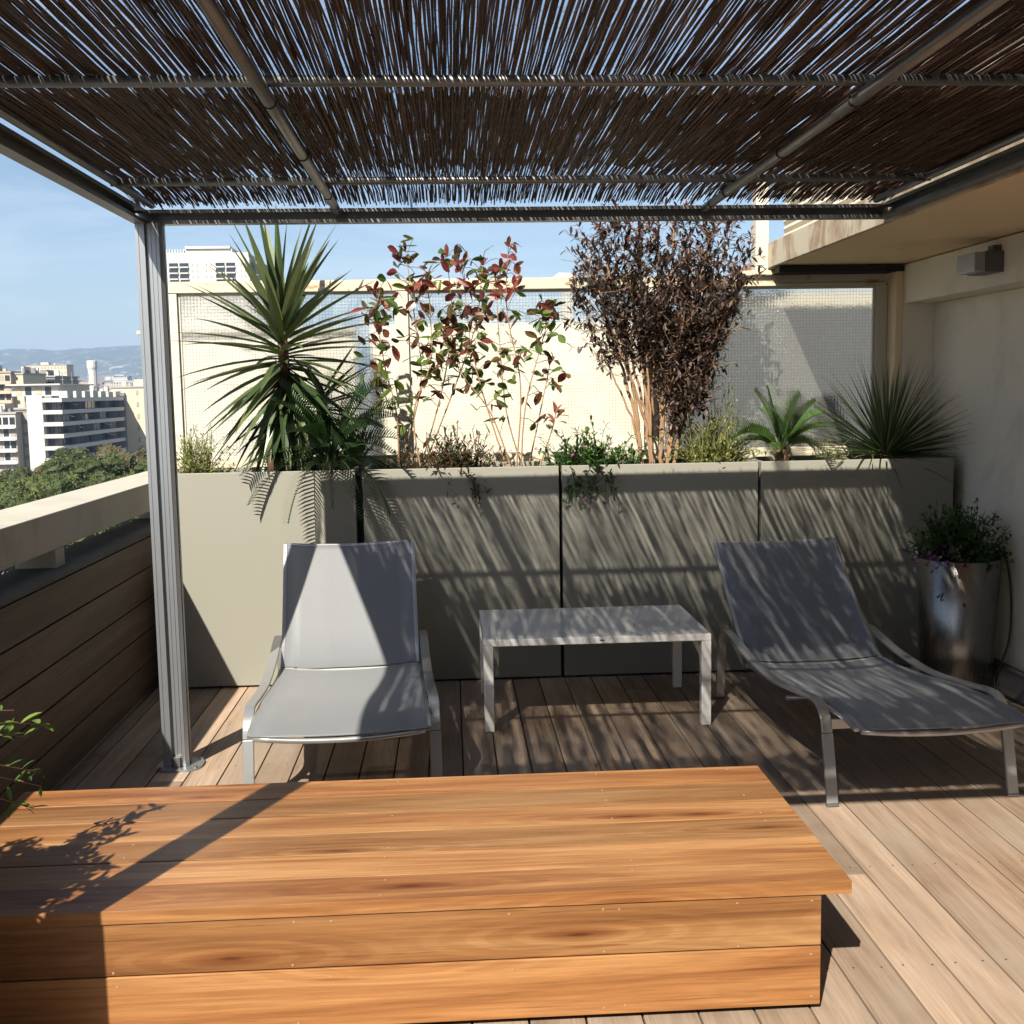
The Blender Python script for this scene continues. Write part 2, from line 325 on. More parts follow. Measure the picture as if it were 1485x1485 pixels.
# ================================================================== TERRACE
# deck boards run away from the camera
PIT = .1455
mb = MB(); x = .023-12*PIT
k = 0
while x < 2.86:
    x1 = min(x+PIT-.006, 2.862); x0 = max(x, -1.647)
    if x1-x0 > .01:
        rr = random.Random(k+5); y = -3.0-rr.random()*1.2
        while y < 6.7:
            y1 = y+rr.uniform(2.4, 4.2)
            if y < 6.7: mb.box(x0, y+.002, -.022, x1, min(y1-.002, 6.7), 0, M['deck'], rr.random())
            y = y1
        for j in range(-2, 9):      # screw pairs on every joist
            for q in (.03, .108):
                if x0+q < x1: cx, cy = x0+q+rr.uniform(-.003, .003), .35+j*.62+rr.uniform(-.006, .006); mb.add([(cx+.0035*math.cos(t_), cy+.0035*math.sin(t_), .0006) for t_ in range(6)], [(0, 1, 2, 3, 4, 5)], M['dark'])
    x += PIT; k += 1
structure(mb.build('deck', bevel=.0018))
mb = MB(); mb.box(-1.95, -6, -.40, 3.1, 6.75, -.05, M['gap']); structure(mb.build('deck_substrate'))
# building that carries the terrace
mb = MB(); mb.box(-1.93, -14, -26, 14, 13.5, -.41, M['cream'])
tag(mb.build('terrace_building'), 'cream building that carries the roof terrace under the deck', 'building')
# ------------------------------------------------ parapet on the left
par = thing('parapet', 'cream concrete parapet with open slot under its thick top rail, left edge', 'parapet', (-1.8, 3, 0))
mb = MB(); mb.box(-1.87, -3, -.4, -1.672, 8.2, .845, M['concrete']); mb.build('wall_body', par)
mb = MB(); mb.box(-1.882, -3, .846, -1.640, 8.2, .872, M['stone']); mb.build('ledge', par, .004)
mb = MB(); mb.box(-1.99, -3, .952, -1.70, 8.2, 1.112, M['concrete']); mb.build('top_rail', par, .006)
for yy in (1.0, 2.9, 4.78, 6.66):
    mb = MB(); mb.box(-1.875, yy, .873, -1.703, yy+.11, .951, M['concrete']); mb.build('support_post', par)
cl = MB(); z = .842
while z > .05:
    z0 = max(z-.162, .004); cl.box(-1.669, -3, z0, -1.649, 6.5, z-.005, M['clad']); z -= .165
tag(cl.build('wood_cladding', bevel=.0015), 'dark horizontal wooden boards lining the left parapet below its ledge', 'wood cladding')
# ------------------------------------------------ planters
PX = [(-1.49, -.522), (-.482, .583), (.601, 1.686), (1.703, 2.79)]
PL = ['taupe planter box holding the yucca, leftmost and mostly in full sun', 'taupe planter box holding the red-leaved shrub, behind the grey lounger and table',
      'taupe planter box holding the dark purple bush, behind the right end of the table', 'taupe planter box holding the spiky grass plant, behind the steel pot']
for (a, b_), lab in zip(PX, PL):
    t = thing('planter_box', lab, 'planter', ((a+b_)/2, 6.2, 0), group='taupe planter boxes in a row along the back')
    m_ = MB(); y0, y1, h, th = 5.98, 6.42, 1.183, .022
    pts = [(a, y0), (b_, y0), (b_, y1), (a, y1)]; inn = [(a+th, y0+th), (b_-th, y0+th), (b_-th, y1-th), (a+th, y1-th)]
    vs = [(*p, .012) for p in pts]+[(*p, h) for p in pts]+[(*p, h) for p in inn]+[(*p, h-.25) for p in inn]
    fs = [(3, 2, 1, 0)]+[(i, (i+1) % 4, 4+(i+1) % 4, 4+i) for i in range(4)]+[(4+i, 4+(i+1) % 4, 8+(i+1) % 4, 8+i) for i in range(4)]+[(8+i, 8+(i+1) % 4, 12+(i+1) % 4, 12+i) for i in range(4)]
    m_.add(vs, fs, M['planter']); m_.build('box', t, .003)
    s = MB(); nx = 30
    vs = []; fs = []
    for j in range(9):
        for i in range(nx+1):
            X_ = a+th+(b_-a-2*th)*i/nx; Y_ = y0+th+(y1-y0-2*th)*j/8
            vs.append((X_, Y_, h-.035+.03*noise.noise(Vector((X_*9, Y_*9, 0)))))
    for j in range(8):
        for i in range(nx): q = j*(nx+1)+i; fs.append((q, q+1, q+nx+2, q+nx+1))
    s.add(vs, fs, M['soil']); so = s.build('soil', t, smooth=True)
    for q in (a+.1, b_-.1):
        f_ = MB(); f_.box(q-.03, 6.0, 0, q+.03, 6.4, .011, M['gap']); f_.build('foot', t)
for a, b_ in ((-.521, -.483), (.584, .600), (1.687, 1.702)):
    m_ = MB(); m_.box(a, 6.05, .0, b_, 6.40, 1.15, M['gap'])  # black strip added to paint the shade inside the open gap
    tag(m_.build('gap_shade_strip'), {-.521: 'wide black strip standing in for the gap shade between the planter with the yucca and the next', .584: 'thin black strip standing in for the gap shade between planters, directly behind the white table',
        1.687: 'thin black strip standing in for the gap shade between planters, directly behind the dark lounger head'}[a], 'gap shade strip')
# ------------------------------------------------ glass screen
gs = thing('glass_screen', 'rippled wired glass wind screen in a rusty cream frame behind the planters', 'glass screen', (0.5, 6.6, 0))
XS = [-1.60, -.267, 1.21, 2.60]
m_ = MB(); m_.box(-1.65, 6.585, 2.205, 2.62, 6.645, 2.252, M['rusty']); m_.box(-1.65, 6.575, 2.186, 2.62, 6.655, 2.2045, M['rusty']); m_.build('top_rail', gs, .003)
m_ = MB(); m_.box(-1.65, 6.585, 1.10, 2.62, 6.645, 1.225, M['rusty']); m_.build('bottom_rail', gs, .003)
for i, xx in enumerate(XS):
    m_ = MB(); m_.box(xx-.034, 6.58, 1.226, xx+.034, 6.65, 2.185, M['cream2']); m_.build('upright', gs, .003)
for a, b_ in zip(XS[:-1], XS[1:]):
    m_ = MB(); m_.box(a+.035, 6.612, 1.23, b_-.035, 6.618, 2.18, M['glass']); m_.build('glass_pane', gs)
    m_ = MB(); t_ = .012
    m_.box(a+.035, 6.597, 1.228, a+.035+t_, 6.609, 2.184, M['cream']); m_.box(b_-.035-t_, 6.597, 1.228, b_-.035, 6.609, 2.184, M['cream'])
    m_.box(a+.048, 6.597, 2.170, b_-.048, 6.609, 2.184, M['cream']); m_.build('glazing_bead', gs)
m_ = MB(); m_.box(-1.65, 6.50, -.04, 2.63, 6.66, 1.095, M['concrete']); tag(m_.build('low_wall'), 'low cream wall carrying the glass screen behind the planters', 'wall')
# ------------------------------------------------ house on the right
hs = thing('house_wall', 'beige plastered house wall with shallow niche and overhanging slab, right side', 'wall', (2.8, 5, 0))
m_ = MB()
m_.box(2.68, 6.451, -.04, 3.2, 6.72, 2.290, M['plaster'])
m_.box(2.68, -3.0, 2.065, 3.2, 6.45, 2.290, M['plaster'])
m_.box(2.865, -3.0, -.04, 3.2, 6.45, 2.064, M['plaster'])
m_.build('plaster_wall', hs, .004)
m_ = MB(); m_.box(2.805, -3, .001, 2.863, 5.97, .14, M['stone']); m_.build('upstand', hs, .006)
m_ = MB(); m_.box(1.925, -3, 2.296, 9, 6.72, 2.44, M['soffit']); m_.build('roof_slab', hs)
m_ = MB(); m_.box(1.903, -3, 2.291, 1.9245, 6.74, 2.437, M['fascia']); m_.box(1.9245, 6.721, 2.291, 9, 6.74, 2.437, M['fascia']); m_.build('fascia', hs, .003)
m_ = MB()  # corrugated upper wall set back on the slab
n_c = 26
vs = []; fs = []
for i in range(n_c+1):
    z_ = 2.441+i*.045/2; o_ = .012*(i % 2)
    vs += [(2.03+o_, -3, z_), (2.03+o_, 6.70, z_)]
for i in range(n_c): fs.append((2*i, 2*i+1, 2*i+3, 2*i+2))
m_.add(vs, fs, M['cream'])
m_.box(2.06, -3, 2.441, 2.2, 6.70, 3.02, M['cream']); m_.build('upper_siding', hs)
m_ = MB(); m_.box(1.825, 6.56, 2.255, 1.902, 6.66, 3.1, M['cream']); m_.build('corner_post', hs, .004)
m_ = MB(); m_.box(1.93, 6.44, 2.252, 2.675, 6.60, 2.286, M['gap']); m_.box(1.72, 6.55, 2.253, 2.62, 6.57, 2.275, M['soffit']); m_.build('head_trim', hs)
m_ = MB(); m_.box(2.637, 6.46, -.04, 2.678, 6.64, 2.285, M['soffit']); m_.build('jamb', hs)
m_ = MB(); m_.tube([(1.86, 6.60, 2.262), (1.63, 6.62, 2.20), (1.50, 6.66, 2.15)], .016, M['cream'], 8); tag(m_.build('drain_pipe', smooth=False), 'sloping white drain pipe at the foot of the corner post', 'pipe')
hb = thing('house_wall', 'unseen beige house front added behind the viewpoint to block sky fill', 'wall', (.5, -2.6, 0))
m_ = MB(); m_.box(-1.6, -2.9, .001, .1, -2.6, 4.5, M['plaster']); m_.box(1.9, -2.9, .001, 2.66, -2.6, 4.5, M['plaster']); m_.box(.101, -2.9, 2.1, 1.899, -2.6, 4.5, M['plaster']); m_.box(3.21, -2.9, 2.45, 9, -2.6, 4.5, M['plaster']); m_.build('wall', hb)  # added out of view and built tall to block sky fill from behind
m_ = MB(); m_.box(.102, -2.8, .002, 1.888, -2.76, 2.098, M['win0']); m_.build('sliding_door', hb)
# wall lamp
la = thing('wall_lamp', 'grey box-shaped wall lamp above the niche on the right wall', 'lamp', (2.6, 5.35, 2.18))
m_ = MB(); m_.box(2.59, 5.27, 2.125, 2.6785, 5.47, 2.225, M['lampgrey']); m_.build('lamp_body', la, .003)
m_ = MB(); m_.box(2.535, 5.275, 2.13, 2.589, 5.465, 2.22, M['alu']); m_.build('lamp_shade', la, .003)
m_ = MB(); m_.box(2.64, 5.30, 2.2255, 2.6785, 5.36, 2.256, M['lampgrey']); m_.build('bracket', la)
# ------------------------------------------------ pergola
pg = thing('pergola', 'steel tube pergola roofed with brown reed matting over the loungers', 'pergola', (.3, 3.2, 0))
def post(x0, y0, W_, D_, h):
    """slotted extrusion: a hollow groove runs down every face"""
    g_, dp = .016, .018
    fx = x0+W_*.42; fy = y0+D_*.45
    x1, y1 = x0+W_, y0+D_
    return [(x0, y0), (fx-g_/2, y0), (fx-g_/2, y0+dp), (fx+g_/2, y0+dp), (fx+g_/2, y0), (x1-.012, y0), (x1, y0+.012),
            (x1, fy-g_/2), (x1-dp, fy-g_/2), (x1-dp, fy+g_/2), (x1, fy+g_/2), (x1, y1), (x0, y1), (x0, fy+g_/2), (x0+dp, fy+g_/2), (x0+dp, fy-g_/2), (x0, fy-g_/2)]
for (x0, y0) in ((-1.268, 4.68), (-1.268, 2.0)):
    m_ = MB(); m_.prism(post(x0, y0, .108, .056, 2.3), .0105, 2.302, M['alu'])
    # shallow ribs on the face
    for rx in (.010, .034, .060, .078, .092): m_.box(x0+rx, y0-.0025, .02, x0+rx+.003, y0-.0002, 2.30, M['alu'])
    po = m_.build('post', pg)
    m_ = MB(); cx, cy = x0+.065, y0+.035; poly = []
    for k in range(24):
        t = 2*math.pi*k/24; ex = math.copysign(abs(math.cos(t))**.6, math.cos(t)); ey = math.copysign(abs(math.sin(t))**.75, math.sin(t))
        poly.append((cx+ex*.098, cy+ey*.085))
    m_.prism(poly, .0008, .0095, M['alu'])
    for sx_, sy_ in ((-.075, -.055), (.075, -.055), (.075, .06)): m_.prism([(cx+sx_+.009*math.cos(k*math.pi/3), cy+sy_+.009*math.sin(k*math.pi/3)) for k in range(6)], .0096, .017, M['steel'])
    m_.box(x0+.045, y0-.020, .0097, x0+.075, y0-.0035, .055, M['steel'])
    m_.build('base_plate', pg)
# beams: C profile with a lip
YN, YF, XL, XR = 1.76, 4.765, -1.275, 1.897
def cbeam(name, a, kind):
    """steel channel, open towards the inside of the pergola"""
    m_ = MB(); zb, zt, D_ = 2.300, 2.358, .05
    if kind in ('far', 'near'):
        y0, y1 = (a, a+D_) if kind == 'far' else (a-D_, a); xa, xb = XL+.002, XR-.002
        web = (y1-.006, y1) if kind == 'far' else (y0, y0+.006); lip = (y0, y0+.005) if kind == 'far' else (y1-.005, y1)
        m_.box(xa, web[0], zb, xb, web[1], zt, M['steel'])
        g0, g1 = (y0, web[0]-.0002) if kind == 'far' else (web[1]+.0002, y1)
        m_.box(xa, g0, zb, xb, g1, zb+.006, M['steel']); m_.box(xa, g0, zt-.006, xb, g1, zt, M['steel'])
        m_.box(xa, lip[0], zb+.0062, xb, lip[1], zb+.014, M['steel']); m_.box(xa, lip[0], zt-.014, xb, lip[1], zt-.0062, M['steel'])
    else:
        x0, x1 = (a, a+D_); web = (x0, x0+.006) if kind == 'left' else (x1-.006, x1); lip = (x1-.005, x1) if kind == 'left' else (x0, x0+.005)
        ya, yb_ = YN+.002, YF-.062
        m_.box(web[0], ya, zb, web[1], yb_, zt, M['steel'])
        g0, g1 = (web[1]+.0002, x1) if kind == 'left' else (x0, web[0]-.0002)
        m_.box(g0, ya, zb, g1, yb_, zb+.006, M['steel']); m_.box(g0, ya, zt-.006, g1, yb_, zt, M['steel'])
        m_.box(lip[0], ya, zb+.0062, lip[1], yb_, zb+.014, M['steel']); m_.box(lip[0], ya, zt-.014, lip[1], yb_, zt-.0062, M['steel'])
    return m_.build(name, pg)
cbeam('beam', 4.705, 'far'); cbeam('beam', YN, 'near'); cbeam('beam', XL, 'left'); cbeam('beam', XR-.05, 'right')
# inner edge tubes
for xx in (XL+.075, XR-.075):
    m_ = MB(); m_.tube([(xx, YN+.01, 2.374), (xx, 4.70, 2.374)], .0145, M['steel'], 10); m_.build('edge_tube', pg, smooth=True)
for xx in (-.445, 1.085):
    m_ = MB(); m_.tube([(xx, YN+.01, 2.343), (xx, 4.702, 2.343)], .0165, M['steel'], 12); m_.build('rafter', pg, smooth=True)
    for yy in (2.95, 3.6, 4.31, 4.55):
        m_ = MB(); m_.tube([(xx, yy, 2.343), (xx, yy+.010, 2.343)], .0185, M['dark'], 12); m_.build('clamp', pg)
for yy in (2.88, 4.20):
    m_ = MB(); m_.tube([(XL+.06, yy, 2.374), (XR-.06, yy, 2.374)], .0145, M['steel'], 12); m_.build('purlin', pg, smooth=True)
# reed mats (many wavy sticks woven in one mat)
def reed_mat(y0, y1, z0, seed, dens, ragged0, ragged1, droop=False):
    rr = random.Random(seed); m_ = MB(); xx = XL+.012
    while xx < XR-.012:
        c_ = (xx-.32)/1.5
        loose = max(0, 1-abs(c_*1.12)**1.8)                      # thinner weave in the middle
        loose *= .55+.9*noise.noise(Vector((xx*2.3, seed, 0)))+.15
        rad = rr.uniform(.0022, .0038); zj = rr.uniform(-.007, .007)
        ls_ = max(0, loose); step = rad*2*rr.uniform(.46+.12*min(1, ls_), .74+.18*min(1, ls_))+ls_*rr.choice((0, .0006, .0015, .0032))*dens
        ya = y0+rr.uniform(-1, 1)*ragged0; yb = y1+rr.uniform(-1, 1)*ragged1; ns = 12; pts = []; rads = []
        ph = rr.random()*50; lean = rr.uniform(-.003, .003)
        for i in range(ns+1):
            t = i/ns; Yy = ya+(yb-ya)*t
            dz = -.022*max(0, (Yy-4.5)/.19)**1.5*rr.uniform(.6, 1.3) if droop else 0; wob = .006*max(0, (Yy-4.2)*2) if droop else 0
            pts.append((xx+lean*(t-.5)*2+(.0045+wob)*noise.noise(Vector((ph, Yy*4.2, 0))), Yy, z0+zj+dz+.006*noise.noise(Vector((ph+9, Yy*2.5, 3)))+rr.uniform(-.002, .002)))
            rads.append(rad*rr.uniform(.8, 1.12)*(1-.25*t if rr.random() < .5 else 1))
        m_.tube(pts, rads, M['reed'], 5, rr.random())
        if rr.random() < .12:                               # stray side twig
            i = rr.randint(1, ns-2); p = Vector(pts[i]); m_.tube([p, p+Vector((rr.uniform(-.012, .012), .05, .004)), p+Vector((rr.uniform(-.02, .02), .12, .0))], .0018, M['reed'], 4)
        xx += step
    o = m_.build('reed_mat', pg)
    wr = MB(); yy = y0+.06
    while yy < y1-.03:
        pts = []; k_ = 0; xx = XL+.06
        while xx < XR-.05:
            pts.append((xx, yy+.0015*(k_ % 2), z0+(.0062 if k_ % 2 else -.0062))); xx += .011; k_ += 1
        wr.tube(pts, .0008, M['gold'], 3); yy += .105
    wr.build('binding_wire', pg)
    return o
reed_mat(1.74, 4.08, 2.399, 3, .85, .02, .06)
reed_mat(1.72, 2.16, 2.424, 15, .3, .02, .03)
reed_mat(3.12, 4.715, 2.407, 8, .6, .05, .025, True)
# ------------------------------------------------ bench
bn = thing('bench', 'long low orange-brown wooden platform bench in the foreground', 'bench', (-.2, 3.05, 0))
m_ = MB(); y = 2.622
for i in range(6): m_.box(-1.385, y, .316+.0004*(i%2), .988, y+.1404, .35-[0,.0016,.0004,.0020,.0008,0][i], M['bench'], [.42, .80, .25, .66, .12, .55][i]); y += .1448
for xx in (-.92, -.2, .45, .88):
    for i in range(6):
        for q in (.03, .115):
            if random.random() < .5:
                cx, cy = xx+random.uniform(-.006, .006), 2.622+i*.1448+q
                m_.prism([(cx+.0035*math.cos(k), cy+.0035*math.sin(k)) for k in range(6)], .3488, .3506, M['screw'])
m_.build('seat_top', bn, .0025)
m_ = MB(); m_.box(-1.35, 2.627, .180, .912, 2.651, .3145, M['bench'], .22); m_.box(-1.35, 2.627, .020, .912, 2.651, .176, M['bench'], .55)
for xx in (-.86, -.42, -.33, .12, .36, .40, .70, .885):
    for zz in (.30, .19, .155, .04):
        if random.random() < .75:
            cx = xx+random.uniform(-.008, .008); zc = zz+random.uniform(-.004, .004)
            m_.add([(cx+.0034*math.cos(k), 2.6262, zc+.0034*math.sin(k)) for k in range(6)], [(0, 1, 2, 3, 4, 5)], M['screw'])
m_.build('front_panel', bn, .002)
m_ = MB(); m_.box(-1.35, 3.43, .018, .912, 3.452, .3135, M['bench'], .5); m_.build('back_panel', bn)
m_ = MB(); m_.box(.889, 2.653, .018, .911, 3.428, .3135, M['bench'], .4); m_.build('side_panel', bn)
m_ = MB(); m_.box(-1.35, 2.653, .018, -1.327, 3.428, .3135, M['bench'], .4); m_.build('side_panel', bn)
m_ = MB(); m_.box(-1.30, 2.665, .0015, .87, 3.42, .0175, M['gap']); m_.build('plinth', bn)
# ------------------------------------------------ table
tb = thing('coffee_table', 'low white lacquered table between the two loungers', 'table', (.66, 5.39, 0))
X0, X1, Y0, Y1, H = .128, 1.202, 5.035, 5.745, .443
m_ = MB(); m_.box(X0, Y0, H-.032, X1, Y1, H, M['white']); m_.build('tabletop', tb, .003)
for a, c_ in ((X0, Y0), (X1-.046, Y0), (X0, Y1-.046), (X1-.046, Y1-.046)):
    m_ = MB(); m_.box(a, c_, .002, a+.046, c_+.046, H-.0325, M['white']); m_.build('leg', tb, .003)
m_ = MB(); m_.prism([(.675+.013*math.cos(k*math.pi/6), 0+.004*math.sin(k*math.pi/6)) for k in range(12)], 0, .0006, M['lampgrey'])
bd = m_.build('badge', tb); bd.matrix_parent_inverse = Matrix(); bd.rotation_euler.x = R(90); bd.location = (-.66+.01, Y0-.0002-5.39, H-.016)
# ------------------------------------------------ loungers
def strip(m_, prof, x0, x1, th, mat, sag=0, nx=8):
    """sheet following a side profile (y,z), sagging in the middle"""
    vs = []; fs = []; npf = len(prof)
    for lay in (0, 1):
        for i, (y_, z_) in enumerate(prof):
            sg = sag if not isinstance(sag, list) else sag[i]
            for j in range(nx+1):
                u = j/nx; vs.append((x0+(x1-x0)*u, y_, z_-lay*th-sg*(1-(2*u-1)**2)))
    o_ = npf*(nx+1)
    for i in range(npf-1):
        for j in range(nx):
            q = i*(nx+1)+j; fs.append((q, q+1, q+nx+2, q+nx+1)); fs.append((o_+q, o_+q+nx+1, o_+q+nx+2, o_+q+1))
    for i in range(npf-1):
        for j in (0, nx):
            q = i*(nx+1)+j; fs.append((q, q+nx+1, o_+q+nx+1, o_+q))
    for i in (0, npf-1):
        for j in range(nx):
            q = i*(nx+1)+j; fs.append((q, q+1, o_+q+1, o_+q))
    m_.add(vs, fs, mat)
def spline(pts, sub=5):
    out = []
    for i in range(len(pts)-1):
        p0 = pts[max(i-1, 0)]; p1 = pts[i]; p2 = pts[i+1]; p3 = pts[min(i+2, len(pts)-1)]
        for k in range(sub):
            t = k/sub; out.append(tuple(.5*((2*b1)+(-a0+c2)*t+(2*a0-5*b1+4*c2-d3)*t*t+(-a0+3*b1-3*c2+d3)*t**3) for a0, b1, c2, d3 in zip(p0, p1, p2, p3)))
    out.append(tuple(pts[-1])); return out
def ribbon(m_, path, xc, wx, th, mat):
    """flat bar (width wx across, thickness th in the profile plane) bent along a (y,z) path"""
    vs = []; fs = []; N = len(path)
    for i, (y_, z_) in enumerate(path):
        a = path[max(i-1, 0)]; b_ = path[min(i+1, N-1)]; dy, dz = b_[0]-a[0], b_[1]-a[1]; L_ = math.hypot(dy, dz) or 1
        ny, nz_ = -dz/L_, dy/L_
        for sx_, sn in ((-1, -1), (1, -1), (1, 1), (-1, 1)): vs.append((xc+sx_*wx/2, y_+ny*sn*th/2, z_+nz_*sn*th/2))
    for i in range(N-1):
        for k in range(4): fs.append((4*i+k, 4*i+(k+1) % 4, 4*i+4+(k+1) % 4, 4*i+4+k))
    fs += [(3, 2, 1, 0), tuple(4*(N-1)+k for k in range(4))]
    m_.add(vs, fs, mat)
def lounger(loc, rz, back, label):
    t = thing('sun_lounger', label, 'sun lounger', loc, rz, 'sling sun loungers under the pergola')
    hw = .325
    seat = spline([(-.235, .350), (-.16, .362), (0, .366), (.25, .352), (.55, .318), (.85, .292), (1.04, .288)], 4)
    m_ = MB(); strip(m_, seat, -hw, hw, .003, M['sling'], [.022*min(1, .4+i/6) for i in range(len(seat))]); local(m_.build('seat_sling', t, smooth=True))
    bk = spline(back, 5)
    m_ = MB(); strip(m_, bk, -hw+.005, hw-.005, .003, M['sling'], [.012]*len(bk)); local(m_.build('back_sling', t, smooth=True))
    for s_ in (-1, 1):
        rail = spline([(-.215, .342), (-.12, .353), (.0, .352), (.25, .338), (.55, .304), (.85, .278), (1.04, .275)], 4)
        m_ = MB(); ribbon(m_, rail, s_*(hw+.004), .022, .016, M['frame']); local(m_.build('seat_rail', t, .002))
        m_ = MB(); ribbon(m_, [(y_, z_-.008) for y_, z_ in bk], s_*(hw+.001), .018, .014, M['frame']); local(m_.build('back_rail', t, .002))
        # outer support arm with a leg bent down at either end
        arm = spline([(-.012, .27), (.008, .325), (.055, .362), (.13, .368), (.32, .345), (.62, .318), (.95, .335), (1.18, .372), (1.29, .382), (1.345, .365), (1.375, .31)], 5)
        m_ = MB(); ribbon(m_, arm, s_*(hw+.037), .042, .014, M['frame']); local(m_.build('arm', t, .003))
        m_ = MB(); ribbon(m_, [(-.0125, .268), (-.045, .14), (-.075, .012)], s_*(hw+.037), .044, .016, M['frame'])
        m_.box(s_*(hw+.037)-.024, -.086, .001, s_*(hw+.037)+.024, -.064, .0115, M['lampgrey']); local(m_.build('leg', t, .003))
        m_ = MB(); ribbon(m_, [(1.376, .308), (1.400, .16), (1.415, .012)], s_*(hw+.037), .044, .016, M['frame'])
        m_.box(s_*(hw+.037)-.024, 1.404, .001, s_*(hw+.037)+.024, 1.428, .0115, M['lampgrey']); local(m_.build('leg', t, .003))
    def bar(y_, z_, r_, wdt, nm, sg=0, mat=M['frame']):
        m2 = MB(); m2.tube([(-wdt+2*wdt*u/10, y_, z_-sg*(1-(2*u/10-1)**2)) for u in range(11)], r_, mat, 10); local(m2.build(nm, t, smooth=True))
    bar(-.225, .338, .011, hw-.008, 'end_bar', .020)
    bar(bk[-1][0], bk[-1][1]-.010, .008, hw-.01, 'end_bar', .01)
    m_ = MB(); m_.box(-hw-.014, .000, .278, hw+.014, .012, .318, M['frame']); local(m_.build('cross_bar', t, .002))
    bar(.50, .262, .010, hw+.014, 'cross_bar'); bar(1.06, .262, .010, hw+.014, 'cross_bar')
    # ratchet strut that props the backrest
    by, bz = bk[len(bk)//2]
    m_ = MB()
    for s_ in (-1, 1): m_.tube([(s_*.27, by, bz-.02), (s_*.27, 1.10, .22)], .007, M['frame'], 8)
    m_.tube([(-.27, 1.10, .22), (.27, 1.10, .22)], .007, M['frame'], 8); local(m_.build('back_strut', t, smooth=True))
    return t
lounger((-.45, 4.235, 0), R(3.4), [(1.046, .290), (1.10, .325), (1.19, .42), (1.33, .615), (1.47, .835)], 'light grey sling sun lounger with raised back, half in full sun behind the bench')
lounger((1.777, 4.075, 0), R(2.6), [(1.046, .290), (1.12, .325), (1.28, .445), (1.46, .605), (1.645, .79)], 'dark looking sling sun lounger in the dappled shade beside the steel pot')
# ------------------------------------------------ steel pot
pt = thing('steel_pot', 'tall tapered brushed steel pot standing by the right wall', 'plant pot', (2.615, 5.57, 0))
m_ = MB(); NS = 64; prof = [(.168, .003), (.170, .01), (.205, .700), (.200, .703), (.194, .698), (.190, .62)]
vs = []; fs = []
for r_, z_ in prof:
    for k in range(NS): vs.append((2.605+r_*math.cos(2*math.pi*k/NS), 5.50+r_*math.sin(2*math.pi*k/NS), z_))
for i in range(len(prof)-1):
    for k in range(NS): fs.append((i*NS+k, i*NS+(k+1) % NS, (i+1)*NS+(k+1) % NS, (i+1)*NS+k))
fs.append(tuple(range(NS-1, -1, -1))); m_.add(vs, fs, M['pot']); m_.build('pot_body', pt, smooth=True)
m_ = MB(); m_.prism([(2.605+.190*math.cos(k*math.pi/16), 5.50+.190*math.sin(k*math.pi/16)) for k in range(32)], .60, .66, M['soil']); m_.build('soil', pt)
m_ = MB(); m_.tube(spline([(2.78, 5.52, .69), (2.815, 5.50, .73), (2.838, 5.46, .68), (2.846, 5.42, .50), (2.835, 5.40, .30), (2.80, 5.40, .17), (2.772, 5.42, .06), (2.775, 5.38, .012), (2.790, 5.22, .008), (2.80, 4.95, .008)], 6), .0055, M['blackplastic'], 6)
tag(m_.build('watering_hose', smooth=True), 'thin black watering hose looping from the steel pot down to the deck', 'hose')
# ================================================================== PLANTS
def rdir(el, az): return Vector((math.cos(el)*math.cos(az), math.cos(el)*math.sin(az), math.sin(el)))
def S(px, py, Y): return at(px, py, Y)
# --- yucca
yb = S(398, 668, 6.2); yu = thing('yucca', 'tall yucca with sword-shaped leaves in the leftmost planter', 'yucca plant', (yb.x, yb.y, 1.14))
m_ = MB(); top = S(408, 470, 6.22)
m_.tube([(yb.x, 6.2, 1.12), (yb.x-.01, 6.2, 1.35), (top.x+.01, 6.22, 1.62), (top.x, 6.22, top.z)], [.04, .036, .034, .026], M['bark2'], 8)
p2 = S(470, 570, 6.26); m_.tube([(yb.x+.06, 6.24, 1.12), (p2.x-.05, 6.25, 1.32), (p2.x, 6.26, p2.z-.02)], [.035, .03, .028], M['bark2'], 8); m_.build('trunk', yu, smooth=True)
m_ = MB(); rr = random.Random(21); GA = 2.39996
for i in range(34):      # dead-straight lower leaves hanging in front of the trunk
    az = i*GA; d = rdir(R(rr.uniform(-62, -20)), az)
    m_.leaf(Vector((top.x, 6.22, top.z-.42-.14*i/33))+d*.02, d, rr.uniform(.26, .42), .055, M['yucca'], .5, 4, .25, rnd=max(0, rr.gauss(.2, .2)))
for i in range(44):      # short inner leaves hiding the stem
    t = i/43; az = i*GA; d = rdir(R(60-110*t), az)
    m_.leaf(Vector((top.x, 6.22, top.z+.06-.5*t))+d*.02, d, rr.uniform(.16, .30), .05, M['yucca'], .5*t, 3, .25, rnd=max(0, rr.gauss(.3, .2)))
for i in range(108):
    t = i/107; el = R(84-148*t**.74+rr.uniform(-9, 9)); az = i*GA+rr.uniform(-.25, .25)
    org = Vector((top.x, 6.22, top.z+.03-.46*t)); L_ = rr.uniform(.50, .66)*(1.0 if t < .75 else .85)
    d = rdir(el, az); d.y *= .72
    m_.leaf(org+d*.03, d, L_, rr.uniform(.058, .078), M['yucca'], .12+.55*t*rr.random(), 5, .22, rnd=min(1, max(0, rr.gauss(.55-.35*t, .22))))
for i in range(40):
    t = i/39; el = R(38-85*t+rr.uniform(-9, 9)); az = i*GA+1
    org = Vector((p2.x, 6.26, p2.z-.18*t)); d = rdir(el, az); d.y *= .7
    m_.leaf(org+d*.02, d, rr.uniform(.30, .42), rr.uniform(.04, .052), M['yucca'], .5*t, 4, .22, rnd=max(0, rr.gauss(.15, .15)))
m_.build('foliage', yu)
